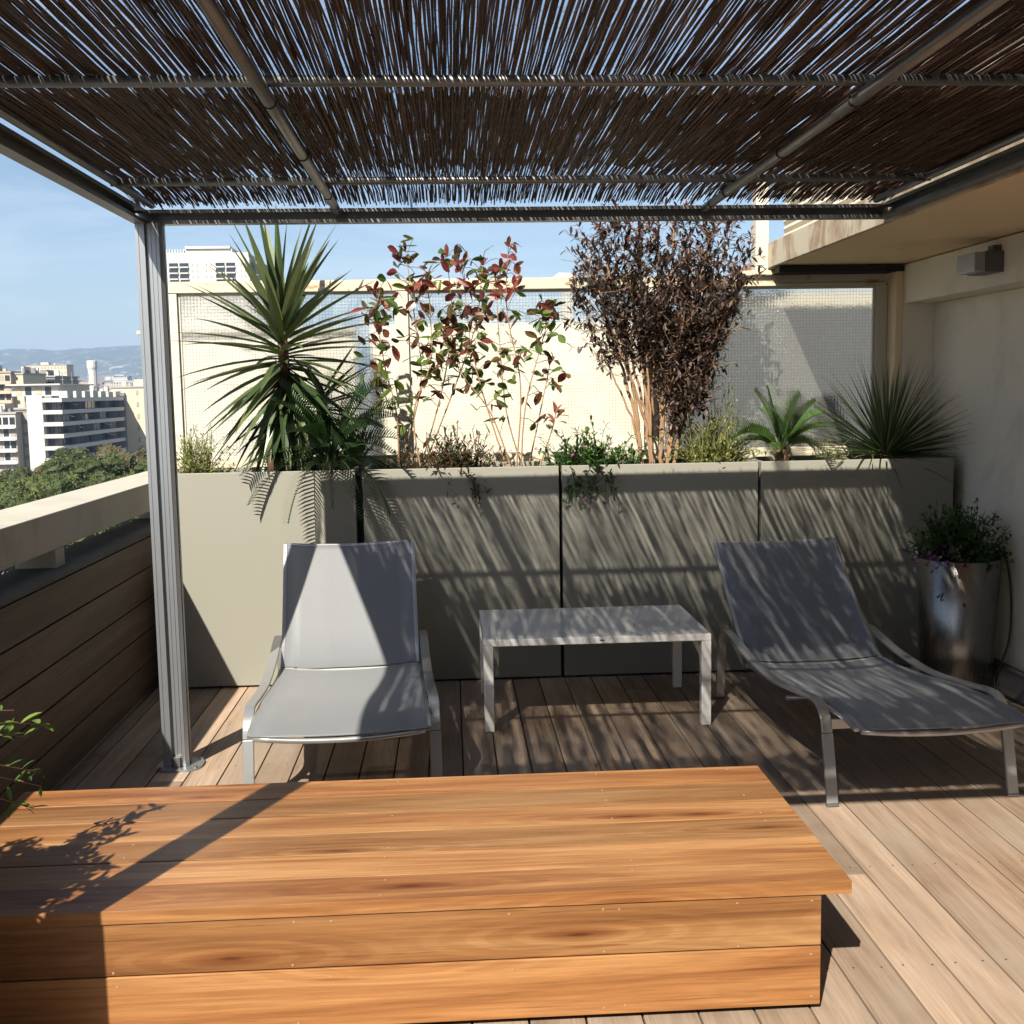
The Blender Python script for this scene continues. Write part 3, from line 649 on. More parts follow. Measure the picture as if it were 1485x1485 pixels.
# --- cycads
def cycad(base, n_f, L0, els, mat, label, seed, lw=.0135, pin=.105, group='cycads in the planters'):
    t = thing('cycad', label, 'cycad', base, group=group); rr = random.Random(seed)
    c_ = MB(); 
    for k in range(40):
        a = k*GA; z_ = k/40*.09; r_ = .045*(1-k/60); c_.leaf(Vector(base)+Vector((r_*math.cos(a), r_*math.sin(a), z_)), rdir(R(50), a), .045, .022, M['bark2'], 0, 2)
    c_.tube([Vector(base)-Vector((0, 0, .03)), Vector(base)+Vector((0, 0, .09))], [.045, .03], M['bark2'], 9); c_.build('trunk', t)
    m_ = MB()
    for i in range(n_f):
        f_ = i/(n_f-1); el = R(els[0]+(els[1]-els[0])*f_+rr.uniform(-7, 7)); az = i*GA+rr.uniform(-.2, .2)
        L_ = L0*rr.uniform(.85, 1.1); d = rdir(el, az); q = Vector(base)+Vector((0, 0, .07))+d*.02; n_s = 34; st = L_/n_s; pts = [q.copy()]
        dr = .022+.034*f_; base_r = rr.random()*.6; tw_ = rr.uniform(-.7, .7)
        for k in range(n_s):
            q = q+d*st; d = (d+Vector((0, 0, -dr))).normalized(); pts.append(q.copy())
            side = d.cross(Vector((0, 0, 1))).normalized(); side = Matrix.Rotation(tw_, 3, d) @ side; u = k/n_s
            if u > .12:
                nn = side.cross(d)
                for s_ in (-1, 1):
                    ld_ = (side*s_*.72+d*.5+nn*(.42)).normalized()
                    m_.leaf(q, ld_, pin*(1.05-.75*abs(u-.45)**1.4*2)*rr.uniform(.85, 1.1), lw, mat, .35, 2, .1, rnd=min(1, base_r+rr.random()*.4))
        m_.tube(pts, [.004*(1-.8*k/n_s) for k in range(n_s+1)], mat, 4, .9)
    m_.build('fronds', t); return t
b_ = S(482, 668, 6.14); cycad((b_.x, 6.14, 1.16), 46, .52, (78, 2), M['cycas'], 'dark green cycad with arching fronds drooping over the planter below the yucca', 4)
b_ = S(1133, 662, 6.15); cycad((b_.x, 6.15, 1.15), 20, .36, (78, 34), M['cycas2'], 'small bright green upright cycad beside the spiky grass plant', 9, .013, .085)
# --- blue-grey agave leaves behind the first cycad
b_ = S(512, 652, 6.3); ag = MB(); rr = random.Random(5)
for i in range(12): ag.leaf(Vector((b_.x, 6.3, 1.17)), rdir(R(75-40*i/11), i*GA), rr.uniform(.20, .32), .06, M['agave'], .1, 4, .2)
tag(ag.build('agave'), 'small blue-grey agave tucked behind the dark cycad', 'agave')
# --- spiky grass tree
b_ = S(1285, 660, 6.16); ds = thing('spiky_grass_plant', 'large hemisphere of narrow stiff grey-green leaves in the right planter', 'plant', (b_.x, 6.16, 1.15))
m_ = MB(); rr = random.Random(12)
for i in range(250):
    f_ = (i/249); el = math.asin(1-f_*1.12) if 1-f_*1.12 > -.98 else R(-8); el += R(rr.uniform(-5, 5)); az = i*GA+rr.uniform(-.2, .2)
    d = rdir(el, az); d.y *= .55
    if d.x > 0: d.x *= .95
    m_.leaf(Vector((b_.x, 6.16, 1.19))+d*.04, d, rr.uniform(.42, .62), rr.uniform(.013, .021), M['dasy'], rr.choice((.02, .05, .1, .2, .5)), 4, .3, rnd=min(1, max(0, rr.gauss(.35, .22))), shape='spike')
for i in range(26):
    az = rr.uniform(0, 6.28); d = rdir(R(rr.uniform(-5, 30)), az); m_.leaf(Vector((b_.x-.1, 6.1, 1.19)), d, rr.uniform(.25, .42), .008, M['dasy'], rr.uniform(.8, 1.8), 5, .3, rnd=.95, shape='spike')
m_.build('foliage', ds)
m_ = MB(); m_.tube([(b_.x, 6.16, 1.12), (b_.x, 6.16, 1.22)], [.06, .04], M['bark2'], 8); m_.build('trunk', ds)
# --- red-leaved shrub
ph = thing('red_leaved_shrub', 'thin stemmed shrub with red, bronze and green leaves in front of the glass', 'shrub', (S(640, 665, 6.2).x, 6.2, 1.14))
stems = [[(578, 668), (575, 600), (560, 540), (548, 470), (545, 432)], [(575, 665), (610, 560), (600, 450), (588, 365)], [(606, 668), (640, 570), (655, 470), (648, 372)],
         [(610, 665), (660, 560), (690, 470), (700, 385)], [(760, 668), (735, 600), (725, 500), (718, 400)], [(748, 668), (755, 560), (735, 450), (737, 358)],
         [(755, 668), (762, 590), (785, 500), (800, 450)], [(738, 668), (700, 570), (680, 480), (672, 380)], [(765, 668), (785, 590), (797, 530)], [(612, 668), (600, 600), (625, 520), (620, 400)],
         [(780, 668), (800, 625), (806, 600)], [(608, 668), (570, 600), (552, 560)], [(744, 668), (712, 600), (668, 540), (640, 480)]]
sm = MB(); lf = MB(); rr = random.Random(31)
for st_ in stems:
    Yj = rr.uniform(6.1, 6.34); pts = [S(px, py, Yj+rr.uniform(-.02, .02)) for px, py in st_]; pts[0].z = 1.13
    pts = [Vector(p) for p in spline([tuple(p) for p in pts], 6)]; N = len(pts)
    sm.tube(pts, [.0055*(1-.7*i/N) for i in range(N)], M['bark'], 6)
    for i in range(1, N):
        p = pts[i]; u = i/N; hgt = (p.z-1.15)/1.15
        if hgt < .16 or rr.random() < .10: continue
        for q in range(rr.randint(3, 5) if hgt > .55 else rr.randint(2, 3) if hgt > .42 else (rr.randint(1, 2) if hgt > .3 else rr.choice((0, 0, 1)))):
            tw = rdir(R(rr.uniform(-25, 60)), rr.uniform(0, 6.28)); L_ = rr.uniform(.02, .13); e = p+tw*L_
            sm.tube([p, p+tw*L_*.6+Vector((0, 0, .01)), e], .0018, M['bark2'], 4)
            for z_ in range(rr.randint(1, 2)):
                az = rr.uniform(0, 6.28); d = rdir(R(rr.uniform(-70, 50)), az)
                pr = rr.random(); 
                mat = M['phot_red'] if pr < (.10 if hgt < .8 else .5) else (M['phot_brown'] if pr < (.20+.52*min(1, hgt*1.2)) else M['phot_green'])
                if hgt < .3: mat = M['phot_green'] if pr > .3 else M['phot_brown']
                lf.leaf(e, d, rr.uniform(.055, .095), rr.uniform(.034, .050), mat, .3, 4, .12, side=(rr.uniform(-1, 1), rr.uniform(-1, 1), rr.uniform(-1, 1)), shape='oval')
    for q in range(3):
        e = pts[-1]; lf.leaf(e, rdir(R(rr.uniform(20, 80)), rr.uniform(0, 6.28)), rr.uniform(.05, .08), .026, M['phot_red'], .2, 4, .15, shape='oval')
e = S(806, 602, 6.22)
for q in range(7): lf.leaf(e+Vector((rr.uniform(-.02, .02), 0, rr.uniform(-.05, .01))), rdir(R(rr.uniform(-20, 70)), rr.uniform(0, 6.28)), .075, .032, M['phot_red'], .2, 4, .15, rnd=.9, shape='oval')
sm.build('stems', ph); lf.build('foliage', ph)
# --- purple bush
do = thing('purple_bush', 'tall bush with dark purple narrow leaves on tan stems in the third planter', 'bush', (S(945, 665, 6.2).x, 6.2, 1.14))
tips = [(838, 430), (846, 350), (872, 335), (900, 330), (925, 335), (955, 340), (978, 322), (1003, 332), (1038, 330), (1060, 335), (1084, 372), (1072, 410), (1058, 440), (1045, 480), (1030, 505), (1015, 535), (1008, 570), (930, 390), (885, 400), (965, 400), (1000, 420), (860, 400), (1020, 380), (950, 450), (990, 470), (1000, 380), (915, 425)]
bases = [(930, 668), (945, 668), (958, 668), (978, 668), (968, 668), (925, 667)]
sm = MB(); lf = MB(); rr = random.Random(77)
for k, (tx, ty) in enumerate(tips):
    bx_, by_ = min(bases, key=lambda b: abs(b[0]-(955+(tx-955)*.18))+rr.uniform(0, 12)); Yt = 6.2+rr.uniform(-.16, .20); Yb = 6.2+rr.uniform(-.05, .05)
    mid1 = (bx_+(tx-bx_)*.12, 668-(668-ty)*.22); mid2 = (bx_+(tx-bx_)*.52, 668-(668-ty)*.58)
    P = [S(bx_, by_, Yb), S(*mid1, Yb), S(*mid2, (Yb+Yt)/2), S(tx, ty, Yt)]; P[0].z = 1.13
    pts = [Vector(p) for p in spline([tuple(p) for p in P], 7)]; N = len(pts)
    pts = [p+Vector((.012*noise.noise(Vector((k, i*.7, 0))), .01*noise.noise(Vector((k, i*.7, 5))), 0)) if 0 < i < N-1 else p for i, p in enumerate(pts)]
    r0 = rr.uniform(.008, .014)
    sm.tube(pts, [r0*(1-.8*i/N) for i in range(N)], M['bark'], 7)
    for i in range(N):
        u = i/(N-1)
        if u < .47 or (u < .60 and tx < 960): continue
        for q in range(6 if u > .5 else 3):
            d = rdir(R(rr.uniform(-15, 75)), rr.uniform(0, 6.28)); L_ = rr.uniform(.06, .17)
            tw = [pts[i], pts[i]+d*L_*.5, pts[i]+d*L_+Vector((0, 0, .02))]; sm.tube(tw, .0013, M['bark'], 4, cap=False)
            top_ = pts[i].z > 2.28
            for z_ in range(7):
                v_ = rr.random()**.7; p = tw[0]+(tw[2]-tw[0])*v_; dd = (d*.6+rdir(R(rr.uniform(-60, 70)), rr.uniform(0, 6.28))).normalized()
                lf.leaf(p, dd, rr.uniform(.036, .060), rr.uniform(.014, .021), M['phot_red'] if top_ and rr.random() < .10 else M['dodo'], .2, 3, .1, shape='oval')
# hanging lower foliage on the right
for k in range(32):
    p = S(rr.uniform(970, 1015), rr.uniform(470, 585), 6.2+rr.uniform(-.1, .15))
    for z_ in range(14):
        lf.leaf(p+Vector((rr.gauss(0, .03), rr.gauss(0, .03), rr.gauss(0, .04))), rdir(R(rr.uniform(-70, 50)), rr.uniform(0, 6.28)), rr.uniform(.036, .06), .017, M['dodo'], .2, 3, .1, shape='oval')
sm.build('stems', do); lf.build('foliage', do)
# --- small fillers
def blossom(p, mat, rr, par_):
    f_ = MB()
    vs = [p]+[p+Vector((.011*(1 if k % 2 else .6)*math.cos(k*math.pi/5), .008*math.sin(k*math.pi/5)*(1 if k % 2 else .6)-.004, .009*math.sin(k*math.pi/5+1)+.003*(k % 2))) for k in range(10)]
    f_.add(vs, [(0, 1+k, 1+(k+1) % 10) for k in range(10)], mat, rr.random()); return f_.build('flower', par_)
def shrub(name, label, cat, c, rx, ry, h, n_t, mat, ll, lw, seed, trail=0, flower=None, nf=0, group=None, lpt=9, elmin=10, stemmat=None):
    stemmat = stemmat or mat
    t = thing(name, label, cat, c, group=group); rr = random.Random(seed); sm = MB(); lf = MB(); spots_ = []; c = Vector(c)
    for k in range(n_t):
        az = rr.uniform(0, 6.28); o = c+Vector((rx*.5*rr.uniform(-1, 1), ry*.5*rr.uniform(-1, 1), -.02)); hang = rr.random() < trail
        d = rdir(R(rr.uniform(elmin, 85)) if not hang else R(rr.uniform(0, 25)), az if not hang else rr.uniform(-2.3, -.8)); L_ = h*rr.uniform(.55, 1.1)
        q = o.copy(); pts = [q.copy()]
        for i in range(6):
            q = q+Vector((d.x*rx/h*1.2, d.y*ry/h*1.2, d.z))*L_/6; d = (d+Vector((rr.uniform(-.15, .15), rr.uniform(-.15, .15), -.42 if hang else -.06))).normalized(); pts.append(q.copy())
        sm.tube(pts, .0016, stemmat or M['bark2'], 4, cap=False)
        for z_ in range(lpt):
            i = rr.uniform(.8, 6); a = pts[int(i)]; b2 = pts[min(6, int(i)+1)]; p = a+(b2-a)*(i-int(i))
            lf.leaf(p, rdir(R(rr.uniform(-40, 70)), rr.uniform(0, 6.28)), ll*rr.uniform(.7, 1.2), lw, mat, .3, 3, .15, shape='oval' if lw > .008 else 'lance')
        if flower and rr.random() < nf: spots_.append(pts[-1])
    sm.build('stems', t); lf.build('foliage', t)
    for p in spots_: blossom(p, flower, rr, t)
    return t
def B(px, Y=6.15): return (S(px, 668, Y).x, Y, 1.155)
shrub('weed_tuft', 'yellowish weeds at the far left end of the planters, beside the aluminium post', 'weeds', B(285), .19, .12, .30, 150, M['weed'], .026, .010, 2, .12, lpt=11)
shrub('weed_tuft', 'pale yellow-green feathery weeds between the purple bush and the small cycad', 'weeds', B(1032), .26, .14, .33, 230, M['weed'], .026, .010, 3, .02, lpt=12)
shrub('weed_tuft', 'tall yellowish sprig rising from the feathery weeds before the glass', 'weeds', B(1050, 6.25), .13, .08, .52, 20, M['weed'], .028, .009, 14, 0, lpt=11, elmin=55)
shrub('low_shrub', 'green low shrub with pink flowers hanging over the planter edge, left of the purple bush', 'shrub', B(850, 6.08), .24, .14, .27, 170, M['herb'], .042, .014, 4, .22, M['pink'], .06, lpt=12)
shrub('low_shrub', 'green low tuft at the foot of the purple bush stems', 'shrub', B(905, 6.1), .12, .1, .16, 60, M['herb'], .034, .012, 44, .1, lpt=9)
shrub('low_shrub', 'reddish-green low shrub trailing over the planter edge below the red-leaved shrub', 'shrub', B(668, 6.08), .22, .14, .27, 140, M['reddish'], .044, .011, 5, .25, M['phot_red'], .1, lpt=11)
shrub('low_shrub', 'sparse reddish seedlings between the dark cycad and the trailing shrub', 'shrub', B(600, 6.15), .14, .1, .18, 50, M['reddish'], .036, .011, 6, .05, lpt=7)
shrub('low_shrub', 'dry straw-coloured grass tuft between the small cycad and the spiky plant', 'grass tuft', B(1200, 6.1), .10, .1, .16, 40, M['weed'], .05, .005, 16, .1, lpt=6)
b_ = (2.60, 5.50, .675)
shrub('potted_shrub', 'bushy green plant with small purple flowers growing in the steel pot', 'shrub', b_, .20, .17, 0.33, 330, M['herb'], .032, .0145, 7, .04, M['purple'], .0, lpt=14)
rr = random.Random(3); pp_ = [o for o in bpy.data.objects if o.name.startswith('potted_shrub')][0]
for k in range(44):
    p = Vector((2.60-rr.uniform(.05, .27), 5.50-rr.uniform(0, .2), rr.uniform(.65, .77))) if k < 34 else Vector((2.60+rr.uniform(-.1, .16), 5.42, rr.uniform(.72, .8)))
    blossom(p, M['purple'], rr, pp_)
# --- potted plant off the left edge whose twigs reach into the picture
lp = thing('square_pot', 'dark square pot beside the left end of the bench, mostly out of view', 'plant pot', (-1.46, 2.32, 0))
m_ = MB(); m_.box(-1.64, 2.03, .003, -1.274, 2.38, .86, M['lampgrey']); m_.build('pot_body', lp, .004)
m_ = MB(); m_.box(-1.62, 2.05, .8605, -1.295, 2.36, .866, M['soil']); m_.build('soil', lp)
t = thing('leafy_shrub', 'light green leafy twigs reaching in over the left end of the bench', 'shrub', (-1.46, 2.32, .60))
sm = MB(); lf = MB(); rr = random.Random(8); o = Vector((-1.46, 2.20, .86))
def twig(a, b2, n_l, ll=.05, lw=.018, mat=M['lime']):
    a, b2 = Vector(a), Vector(b2); mid = (a+b2)/2+Vector((0, 0, .05)); pts = [Vector(p) for p in spline([tuple(a), tuple(mid), tuple(b2)], 6)]
    sm.tube(pts, [.003*(1-.6*i/len(pts)) for i in range(len(pts))], M['bark'], 5)
    for k in range(n_l):
        u = rr.uniform(.45, 1); i = min(len(pts)-2, int(u*(len(pts)-1))); p = pts[i]+(pts[i+1]-pts[i])*rr.random()
        d = ((b2-a).normalized()*.7+rdir(R(rr.uniform(-70, 60)), rr.uniform(0, 6.28))).normalized(); lf.leaf(p, d, ll*rr.uniform(.7, 1.1), lw*rr.uniform(.7, 1.1), mat, .3, 4, .15, shape='oval')
twig(o, S(72, 1050, 2.95), 22, .055, .024)
twig(o, S(40, 1068, 2.90), 14, .05, .024)
twig(o, S(60, 1140, 2.92), 5, .035, .010); twig(o, S(48, 1172, 2.90), 26, .048, .015); twig(o, S(20, 1030, 2.9), 8, .03, .01, M['herb']); twig(o, S(60, 1120, 3.0), 18, .045, .012, M['herb'])
for k in range(230):
    d = rdir(R(rr.uniform(-25, 80)), rr.uniform(0, 6.28)); L_ = rr.uniform(.12, .36); e = o+d*L_
    # keep the crown inside the corner, clear of the camera's view
    e.x = min(e.x, -1.12-.10*rr.random()); e.y = max(1.95, min(e.y, 2.48)); e.z = min(e.z, 1.02)
    twig(o+Vector((rr.uniform(-.08, .08), rr.uniform(-.08, .08), 0)), e, 14, .050, .020, M['herb'] if rr.random() < .6 else M['lime'])
sm.build('stems', t); lf.build('foliage', t)
# ================================================================== BEHIND THE GLASS
m_ = MB(); m_.box(-.62, 9.0, -.40, 1.72, 9.25, 2.13, M['bright']); tag(m_.build('neighbour_wall'), 'sunlit cream wall of the next terrace, blurred behind the middle glass pane', 'wall')
m_ = MB(); m_.box(1.75, 8.2, -.40, 3.7, 8.4, 2.18, M['fgrey']); tag(m_.build('shade_grey_wall'), 'wall of the next terrace with its shade painted in grey, blurred behind the right glass pane', 'wall')  # added wall whose dark grey paints the shade behind this pane
m_ = MB(); m_.box(-2.3, 8.6, -.40, -.72, 8.75, 2.06, M['pale']); m_.box(-2.35, 8.56, 2.061, -.70, 8.79, 2.09, M['concrete'])
tag(m_.build('partition_wall'), 'pale grey partition wall of the next terrace, blurred behind the left glass pane', 'wall')
M['tile'] = m_plain('terracotta_tile', (.30, .165, .11), .85, 0, .35, 30, .5, .02)
M['paving'] = m_plain('pale_paving', (.42, .40, .36), .9, 0, .1, 3)
m_ = MB(); m_.box(-1.9, 6.76, -.405, 13.9, 13.4, -.02, M['paving']); structure(m_.build('neighbour_terrace'))
nb = thing('tiled_roof', 'small terracotta tiled roof beyond the glass screen, right of the purple bush', 'roof', (2.7, 10, 0))
m_ = MB(); m_.add([(2.42, 9.9, 2.50), (4.6, 9.9, 3.62), (4.6, 11.4, 3.62), (2.42, 11.4, 2.50), (2.42, 9.9, 2.43), (4.6, 9.9, 3.55), (4.6, 11.4, 3.55), (2.42, 11.4, 2.43)],
    [(0, 1, 2, 3), (7, 6, 5, 4), (0, 4, 5, 1), (1, 5, 6, 2), (2, 6, 7, 3), (3, 7, 4, 0)], M['tile']); m_.build('tiles', nb)
m_ = MB(); m_.box(2.55, 10.2, -.02, 4.5, 11.3, 2.46, M['concrete']); m_.build('wall', nb)
# small antenna dish-like cap seen over the frame
m_ = MB(); c_ = S(825, 404, 8.9); m_.tube([(c_.x-.13, 9.1, c_.z-.02), (c_.x-.05, 9.1, c_.z+.02), (c_.x+.05, 9.1, c_.z+.02), (c_.x+.13, 9.1, c_.z-.01)], [.03, .05, .045, .02], M['concrete'], 8)
m_.box(c_.x-.03, 9.07, 2.101, c_.x+.03, 9.13, c_.z, M['concrete'])
tag(m_.build('vent_cap'), 'small stone-coloured vent cap showing above the glass frame', 'vent')
# ================================================================== CITY
M['ground'] = m_plain('city_ground', (.17, .16, .14), .95, 0, .3, .02)
m_, n, l, b = base_mat('hill_rock')
v = coords(n, l, (1, 1, 1)); f1 = noise_n(n, l, v, .0035, 8, .65); f2 = noise_n(n, l, coords(n, l, (.016, .010, .009)), 1, 8, .7, .5)
c = mixrgb(n, l, f1, (.035, .05, .03), (.09, .10, .06)); c = mixrgb(n, l, ramp(n, l, f2, [(.56, (0, 0, 0)), (.64, (.8, .8, .8))]), c, (.34, .33, .31))
l.new(c, b.inputs['Base Color']); b.inputs['Roughness'].default_value = .95; M['hill'] = m_
def gz(x, y):
    d = math.hypot(x, y); return -26.0+max(0, min(d, 3200)-520)*.0262
vs = []; fs = []; NR, NA = 44, 72
for i in range(NR+1):
    r_ = 2+7600*(i/NR)**2.2
    for k in range(NA):
        a = 2*math.pi*k/NA; xx, yy = r_*math.cos(a), r_*math.sin(a); vs.append((xx, yy, gz(xx, yy)+(0 if r_ < 400 else 1.5*noise.noise(Vector((xx*.004, yy*.004, 0))))))
for i in range(NR):
    for k in range(NA): fs.append((i*NA+k, i*NA+(k+1) % NA, (i+1)*NA+(k+1) % NA, (i+1)*NA+k))
fs.append(tuple(range(NA-1, -1, -1)))
g_ = MB(); g_.add(vs, [f[::-1] for f in fs], M['ground']); structure(g_.build('ground', smooth=True))
M['street'] = m_plain('pale_street', (.40, .38, .34), .9, 0, .15, .5)
s_ = MB(); s_.add([(-140, 40, -25.95), (10, 200, -25.95), (4, 206, -25.95), (-146, 46, -25.95)], [(0, 1, 2, 3)], M['street']); structure(s_.build('street'))
# hills
vs = []; fs = []; NX, NY = 260, 26
for j in range(NY+1):
    for i in range(NX+1):
        xx = -5200+10400*i/NX; v_ = j/NY; yy = 4700+2000*v_
        rid = 212+14*noise.noise(Vector((xx*.0011, 0, 1)))+10*noise.noise(Vector((xx*.004, 2, 1)))+6*noise.noise(Vector((xx*.014, 2, 1)))+16*math.exp(-((xx+1640)/260)**2)
        rg = noise.noise(Vector((xx*.0042, yy*.003, 7)))+.6*noise.noise(Vector((xx*.011, yy*.006, 3)))
        h_ = rid*(1-(1-v_)**2.4)*(1 if v_ < .8 else 1)+26*rg*math.sin(math.pi*v_)
        vs.append((xx, yy, gz(0, 4000)+8-(10 if j == 0 else 0)+max(0, h_)))
for j in range(NY):
    for i in range(NX): q = j*(NX+1)+i; fs.append((q, q+1, q+NX+2, q+NX+1))
h = MB(); h.add(vs, fs, M['hill']); structure(h.build('hills', smooth=True))
# --- facades
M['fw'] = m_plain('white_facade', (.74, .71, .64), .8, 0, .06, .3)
M['fc'] = m_plain('cream_facade', (.74, .66, .48), .8, 0, .06, .3)
M['fp'] = m_plain('peach_facade', (.70, .54, .40), .8, 0, .06, .3)
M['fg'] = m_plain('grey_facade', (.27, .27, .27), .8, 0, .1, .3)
M['win'] = m_plain('window_glass', (.035, .045, .06), .15, 0, .4, .3)
M['shade'] = m_plain('window_shutter', (.45, .42, .36), .7, 0, .2, .3)
M['roofg'] = m_plain('flat_roof_gravel', (.45, .44, .42), .9, 0, .1, .5)
M['bluep'] = m_plain('blue_panel', (.10, .16, .32), .6, 0, .1)
def PXX(px, Y): return at(px, 557, Y).x
def PZZ(px, py, Y): return at(px, py, Y).z
def windows(root, rects, y, face='y', mat=None, depth=.25):
    for r in rects:
        m_ = MB()
        if face == 'y': m_.box(r[0], y-depth, r[1], r[2], y-.02, r[3], mat or M['win'])
        else: m_.box(y+.02, r[0], r[1], y+depth, r[2], r[3], mat or M['win'])
        m_.build('window', root)
rr_c = random.Random(4)
def balcony_block():
    Y = 290.0; xl, xr = PXX(40, Y), PXX(86, Y); roof = PZZ(86, 577, Y); t = thing('apartment_block', 'white apartment block with long balconies and a shaded side, above the pine trees', 'apartment block', (xl, Y, -26))
    yb_ = Y+54; xb = xr-0
    m_ = MB(); m_.box(xl, Y+2, -26, xr-2, yb_, roof, M['fg']); m_.build('core', t)  # core coloured dark grey to put shade into the balcony recesses
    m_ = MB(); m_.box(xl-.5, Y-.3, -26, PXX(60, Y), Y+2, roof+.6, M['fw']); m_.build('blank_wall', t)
    m_ = MB(); m_.box(xr-2, yb_, -26, xr+.6, yb_+5, roof+1.2, M['fg']); m_.build('shade_strip', t)  # grey strip painting the shaded side of the cream building next to it
    m_ = MB(); m_.box(xl, Y+1, roof+.01, xr-2.5, yb_, roof+.6, M['roofg']); m_.build('roof', t)
    fh = 3.08; zz = roof
    k = 0
    while zz > -24:
        m_ = MB(); m_.box(PXX(60, Y)+.02, Y-.2, zz-1.05, xr+.4, Y+.0, zz-.02, M['fw']); m_.box(xr+.15, Y+.01, zz-1.05, xr+.4, yb_-.02, zz-.02, M['fw'])
        m_.box(PXX(60, Y)+.02, Y+.01, zz-1.06, xr+.14, Y+1.98, zz-.86, M['fw']); m_.box(xr-1.98, Y+2, zz-1.06, xr+.14, yb_-.02, zz-.86, M['fw'])
        m_.build('balcony', t)
        # dark window band with varied panes
        a = PXX(60, Y)+.5
        while a < xr-3: 
            wd_ = random.uniform(1.0, 1.8); mm = MB(); mm.box(a, Y+1.85, zz-3.0, min(a+wd_, xr-2.1), Y+1.99, zz-1.1, M['win'] if random.random() < .7 else M['shade']); mm.build('window', t); a += wd_+.35
        a = Y+3
        while a < yb_-4:
            wd_ = random.uniform(2.2, 3.8); mm = MB(); mm.box(xr-1.99, a, zz-3.0, xr-1.9, a+wd_, zz-1.1, M['win'] if random.random() < .75 else M['shade']); mm.build('window', t)
            if int(a) % 3 == 0: mm = MB(); mm.box(xr-1.88, a+wd_+.1, zz-3.07, xr-.1, a+wd_+.3, zz-1.07, M['fg']); mm.build('divider', t)
            a += wd_+.6
        zz -= fh; k += 1
    for k in range(9):      # awnings pulled down over some balconies
        aw = MB(); ya_ = Y+4+rr_c.randint(0, 15)*3.1; zl = roof-fh*rr_c.randint(0, 4); aw.add([(xr-1.9, ya_, zl-1.1), (xr-1.9, ya_+2.6, zl-1.1), (xr+.35, ya_+2.6, zl-1.9), (xr+.35, ya_, zl-1.9), (xr-1.9, ya_, zl-1.15), (xr-1.9, ya_+2.6, zl-1.15), (xr+.35, ya_+2.6, zl-1.95), (xr+.35, ya_, zl-1.95)], [(0, 1, 2, 3), (7, 6, 5, 4), (0, 3, 7, 4), (1, 5, 6, 2), (2, 6, 7, 3)], rr_c.choice((M['fp'], M['tile'], M['fw']))); aw.build('awning', t)
    for k in range(6):
        an = MB(); ax_, ay_ = xl+rr_c.uniform(1, 12), Y+rr_c.uniform(16, 38); an.box(ax_, ay_, roof+3.81, ax_+.12, ay_+.12, roof+3.8+rr_c.uniform(1.5, 3.2), M['fg']); an.box(ax_-.5, ay_+.02, roof+5.0, ax_+.6, ay_+.10, roof+5.1, M['fg']); an.build('aerial', t)
    # penthouse set back
    m_ = MB(); x0, x1 = PXX(16, Y+14), PXX(84, Y+14); m_.box(x0, Y+14, roof+.61, x1, Y+40, roof+3.4, M['fw']); m_.box(x0-1, Y+12.5, roof+3.41, x1+1, Y+41, roof+3.8, M['fw']); m_.build('penthouse', t)
    a = x0+1
    while a < x1-2:
        mm = MB(); mm.box(a, Y+13.9, roof+.9, a+1.6, Y+13.98, roof+3.0, M['win'] if random.random() < .7 else M['fp']); mm.build('window', t); a += 2.6
    for k in range(7):   # parapet pots and umbrellas on the far roof terrace
        yy = Y+6+k*7; mm = MB(); mm.box(xr-2.4, yy, roof+.02, xr-.2, yy+4.6, roof+1.5+.4*random.random(), M['fw']); mm.build('roof_screen', t)
    return t
balcony_block()
def simple_block(name, label, pxl, pxr, ytop, Y, depth, mat, fh=3.0, cols=6, wfrac=.5, balc=False, wmat=None, tw=1.3, rows=99):
    x0, x1 = PXX(pxl, Y), PXX(pxr, Y); zt = PZZ((pxl+pxr)/2, ytop, Y); base = gz(x0, Y)-1
    t = thing(name, label, 'building', ((x0+x1)/2, Y, base))
    m_ = MB(); m_.box(x0, Y, base, x1, Y+depth, zt, mat); m_.build('wall', t)
    m_ = MB(); m_.box(x0-.3, Y-.3, zt+.001, x1+.3, Y+depth+.3, zt+.5, M['roofg']); m_.box(x0+(x1-x0)*.3, Y+depth*.3, zt+.501, x0+(x1-x0)*.5, Y+depth*.6, zt+2.6, mat); m_.build('roof', t)
    for k in range(5):
        m_ = MB(); ax_, ay_ = x0+(x1-x0)*rr_c.uniform(.05, .9), Y+depth*rr_c.uniform(.1, .8); m_.box(ax_, ay_, zt+.502, ax_+rr_c.uniform(.3, 1.6), ay_+1, zt+.5+rr_c.uniform(.6, 1.9), rr_c.choice((mat, M['fg'], M['fw']))); m_.build('chimney', t)
    z_ = zt-.8; r_ = 0; cnt = 0
    while z_ > max(base+2, zt-26) and r_ < rows:
        for k in range(cols):
            cx = x0+(x1-x0)*(k+.5)/cols; ww = (x1-x0)/cols*wfrac/2
            if cnt < 90: m_ = MB(); m_.box(cx-ww, Y-.12, z_-tw, cx+ww, Y-.01, z_, wmat or (M['win'] if random.random() < .7 else M['shade'])); m_.build('window', t); cnt += 1
        if balc: m_ = MB(); m_.box(x0-.2, Y-1.4, z_-tw-1.0, x1+.2, Y-1.2, z_-tw, mat); m_.box(x0-.2, Y-1.19, z_-tw-1.05, x1+.2, Y-.13, z_-tw-.85, mat); m_.build('balcony', t)
        z_ -= fh; r_ += 1
    return t
simple_block('apartment_building', 'white lower block with deep balconies at the left frame edge, beside the balcony block', -40, 19, 601, 292, 22, M['fw'], 3.05, 6, .75, True, None, 1.9)
simple_block('apartment_building', 'grey recessed stair block between the two white balcony buildings', 19.5, 39.5, 594, 296, 20, M['fg'], 3.05, 2, .8, False, M['shade'], 2.0)
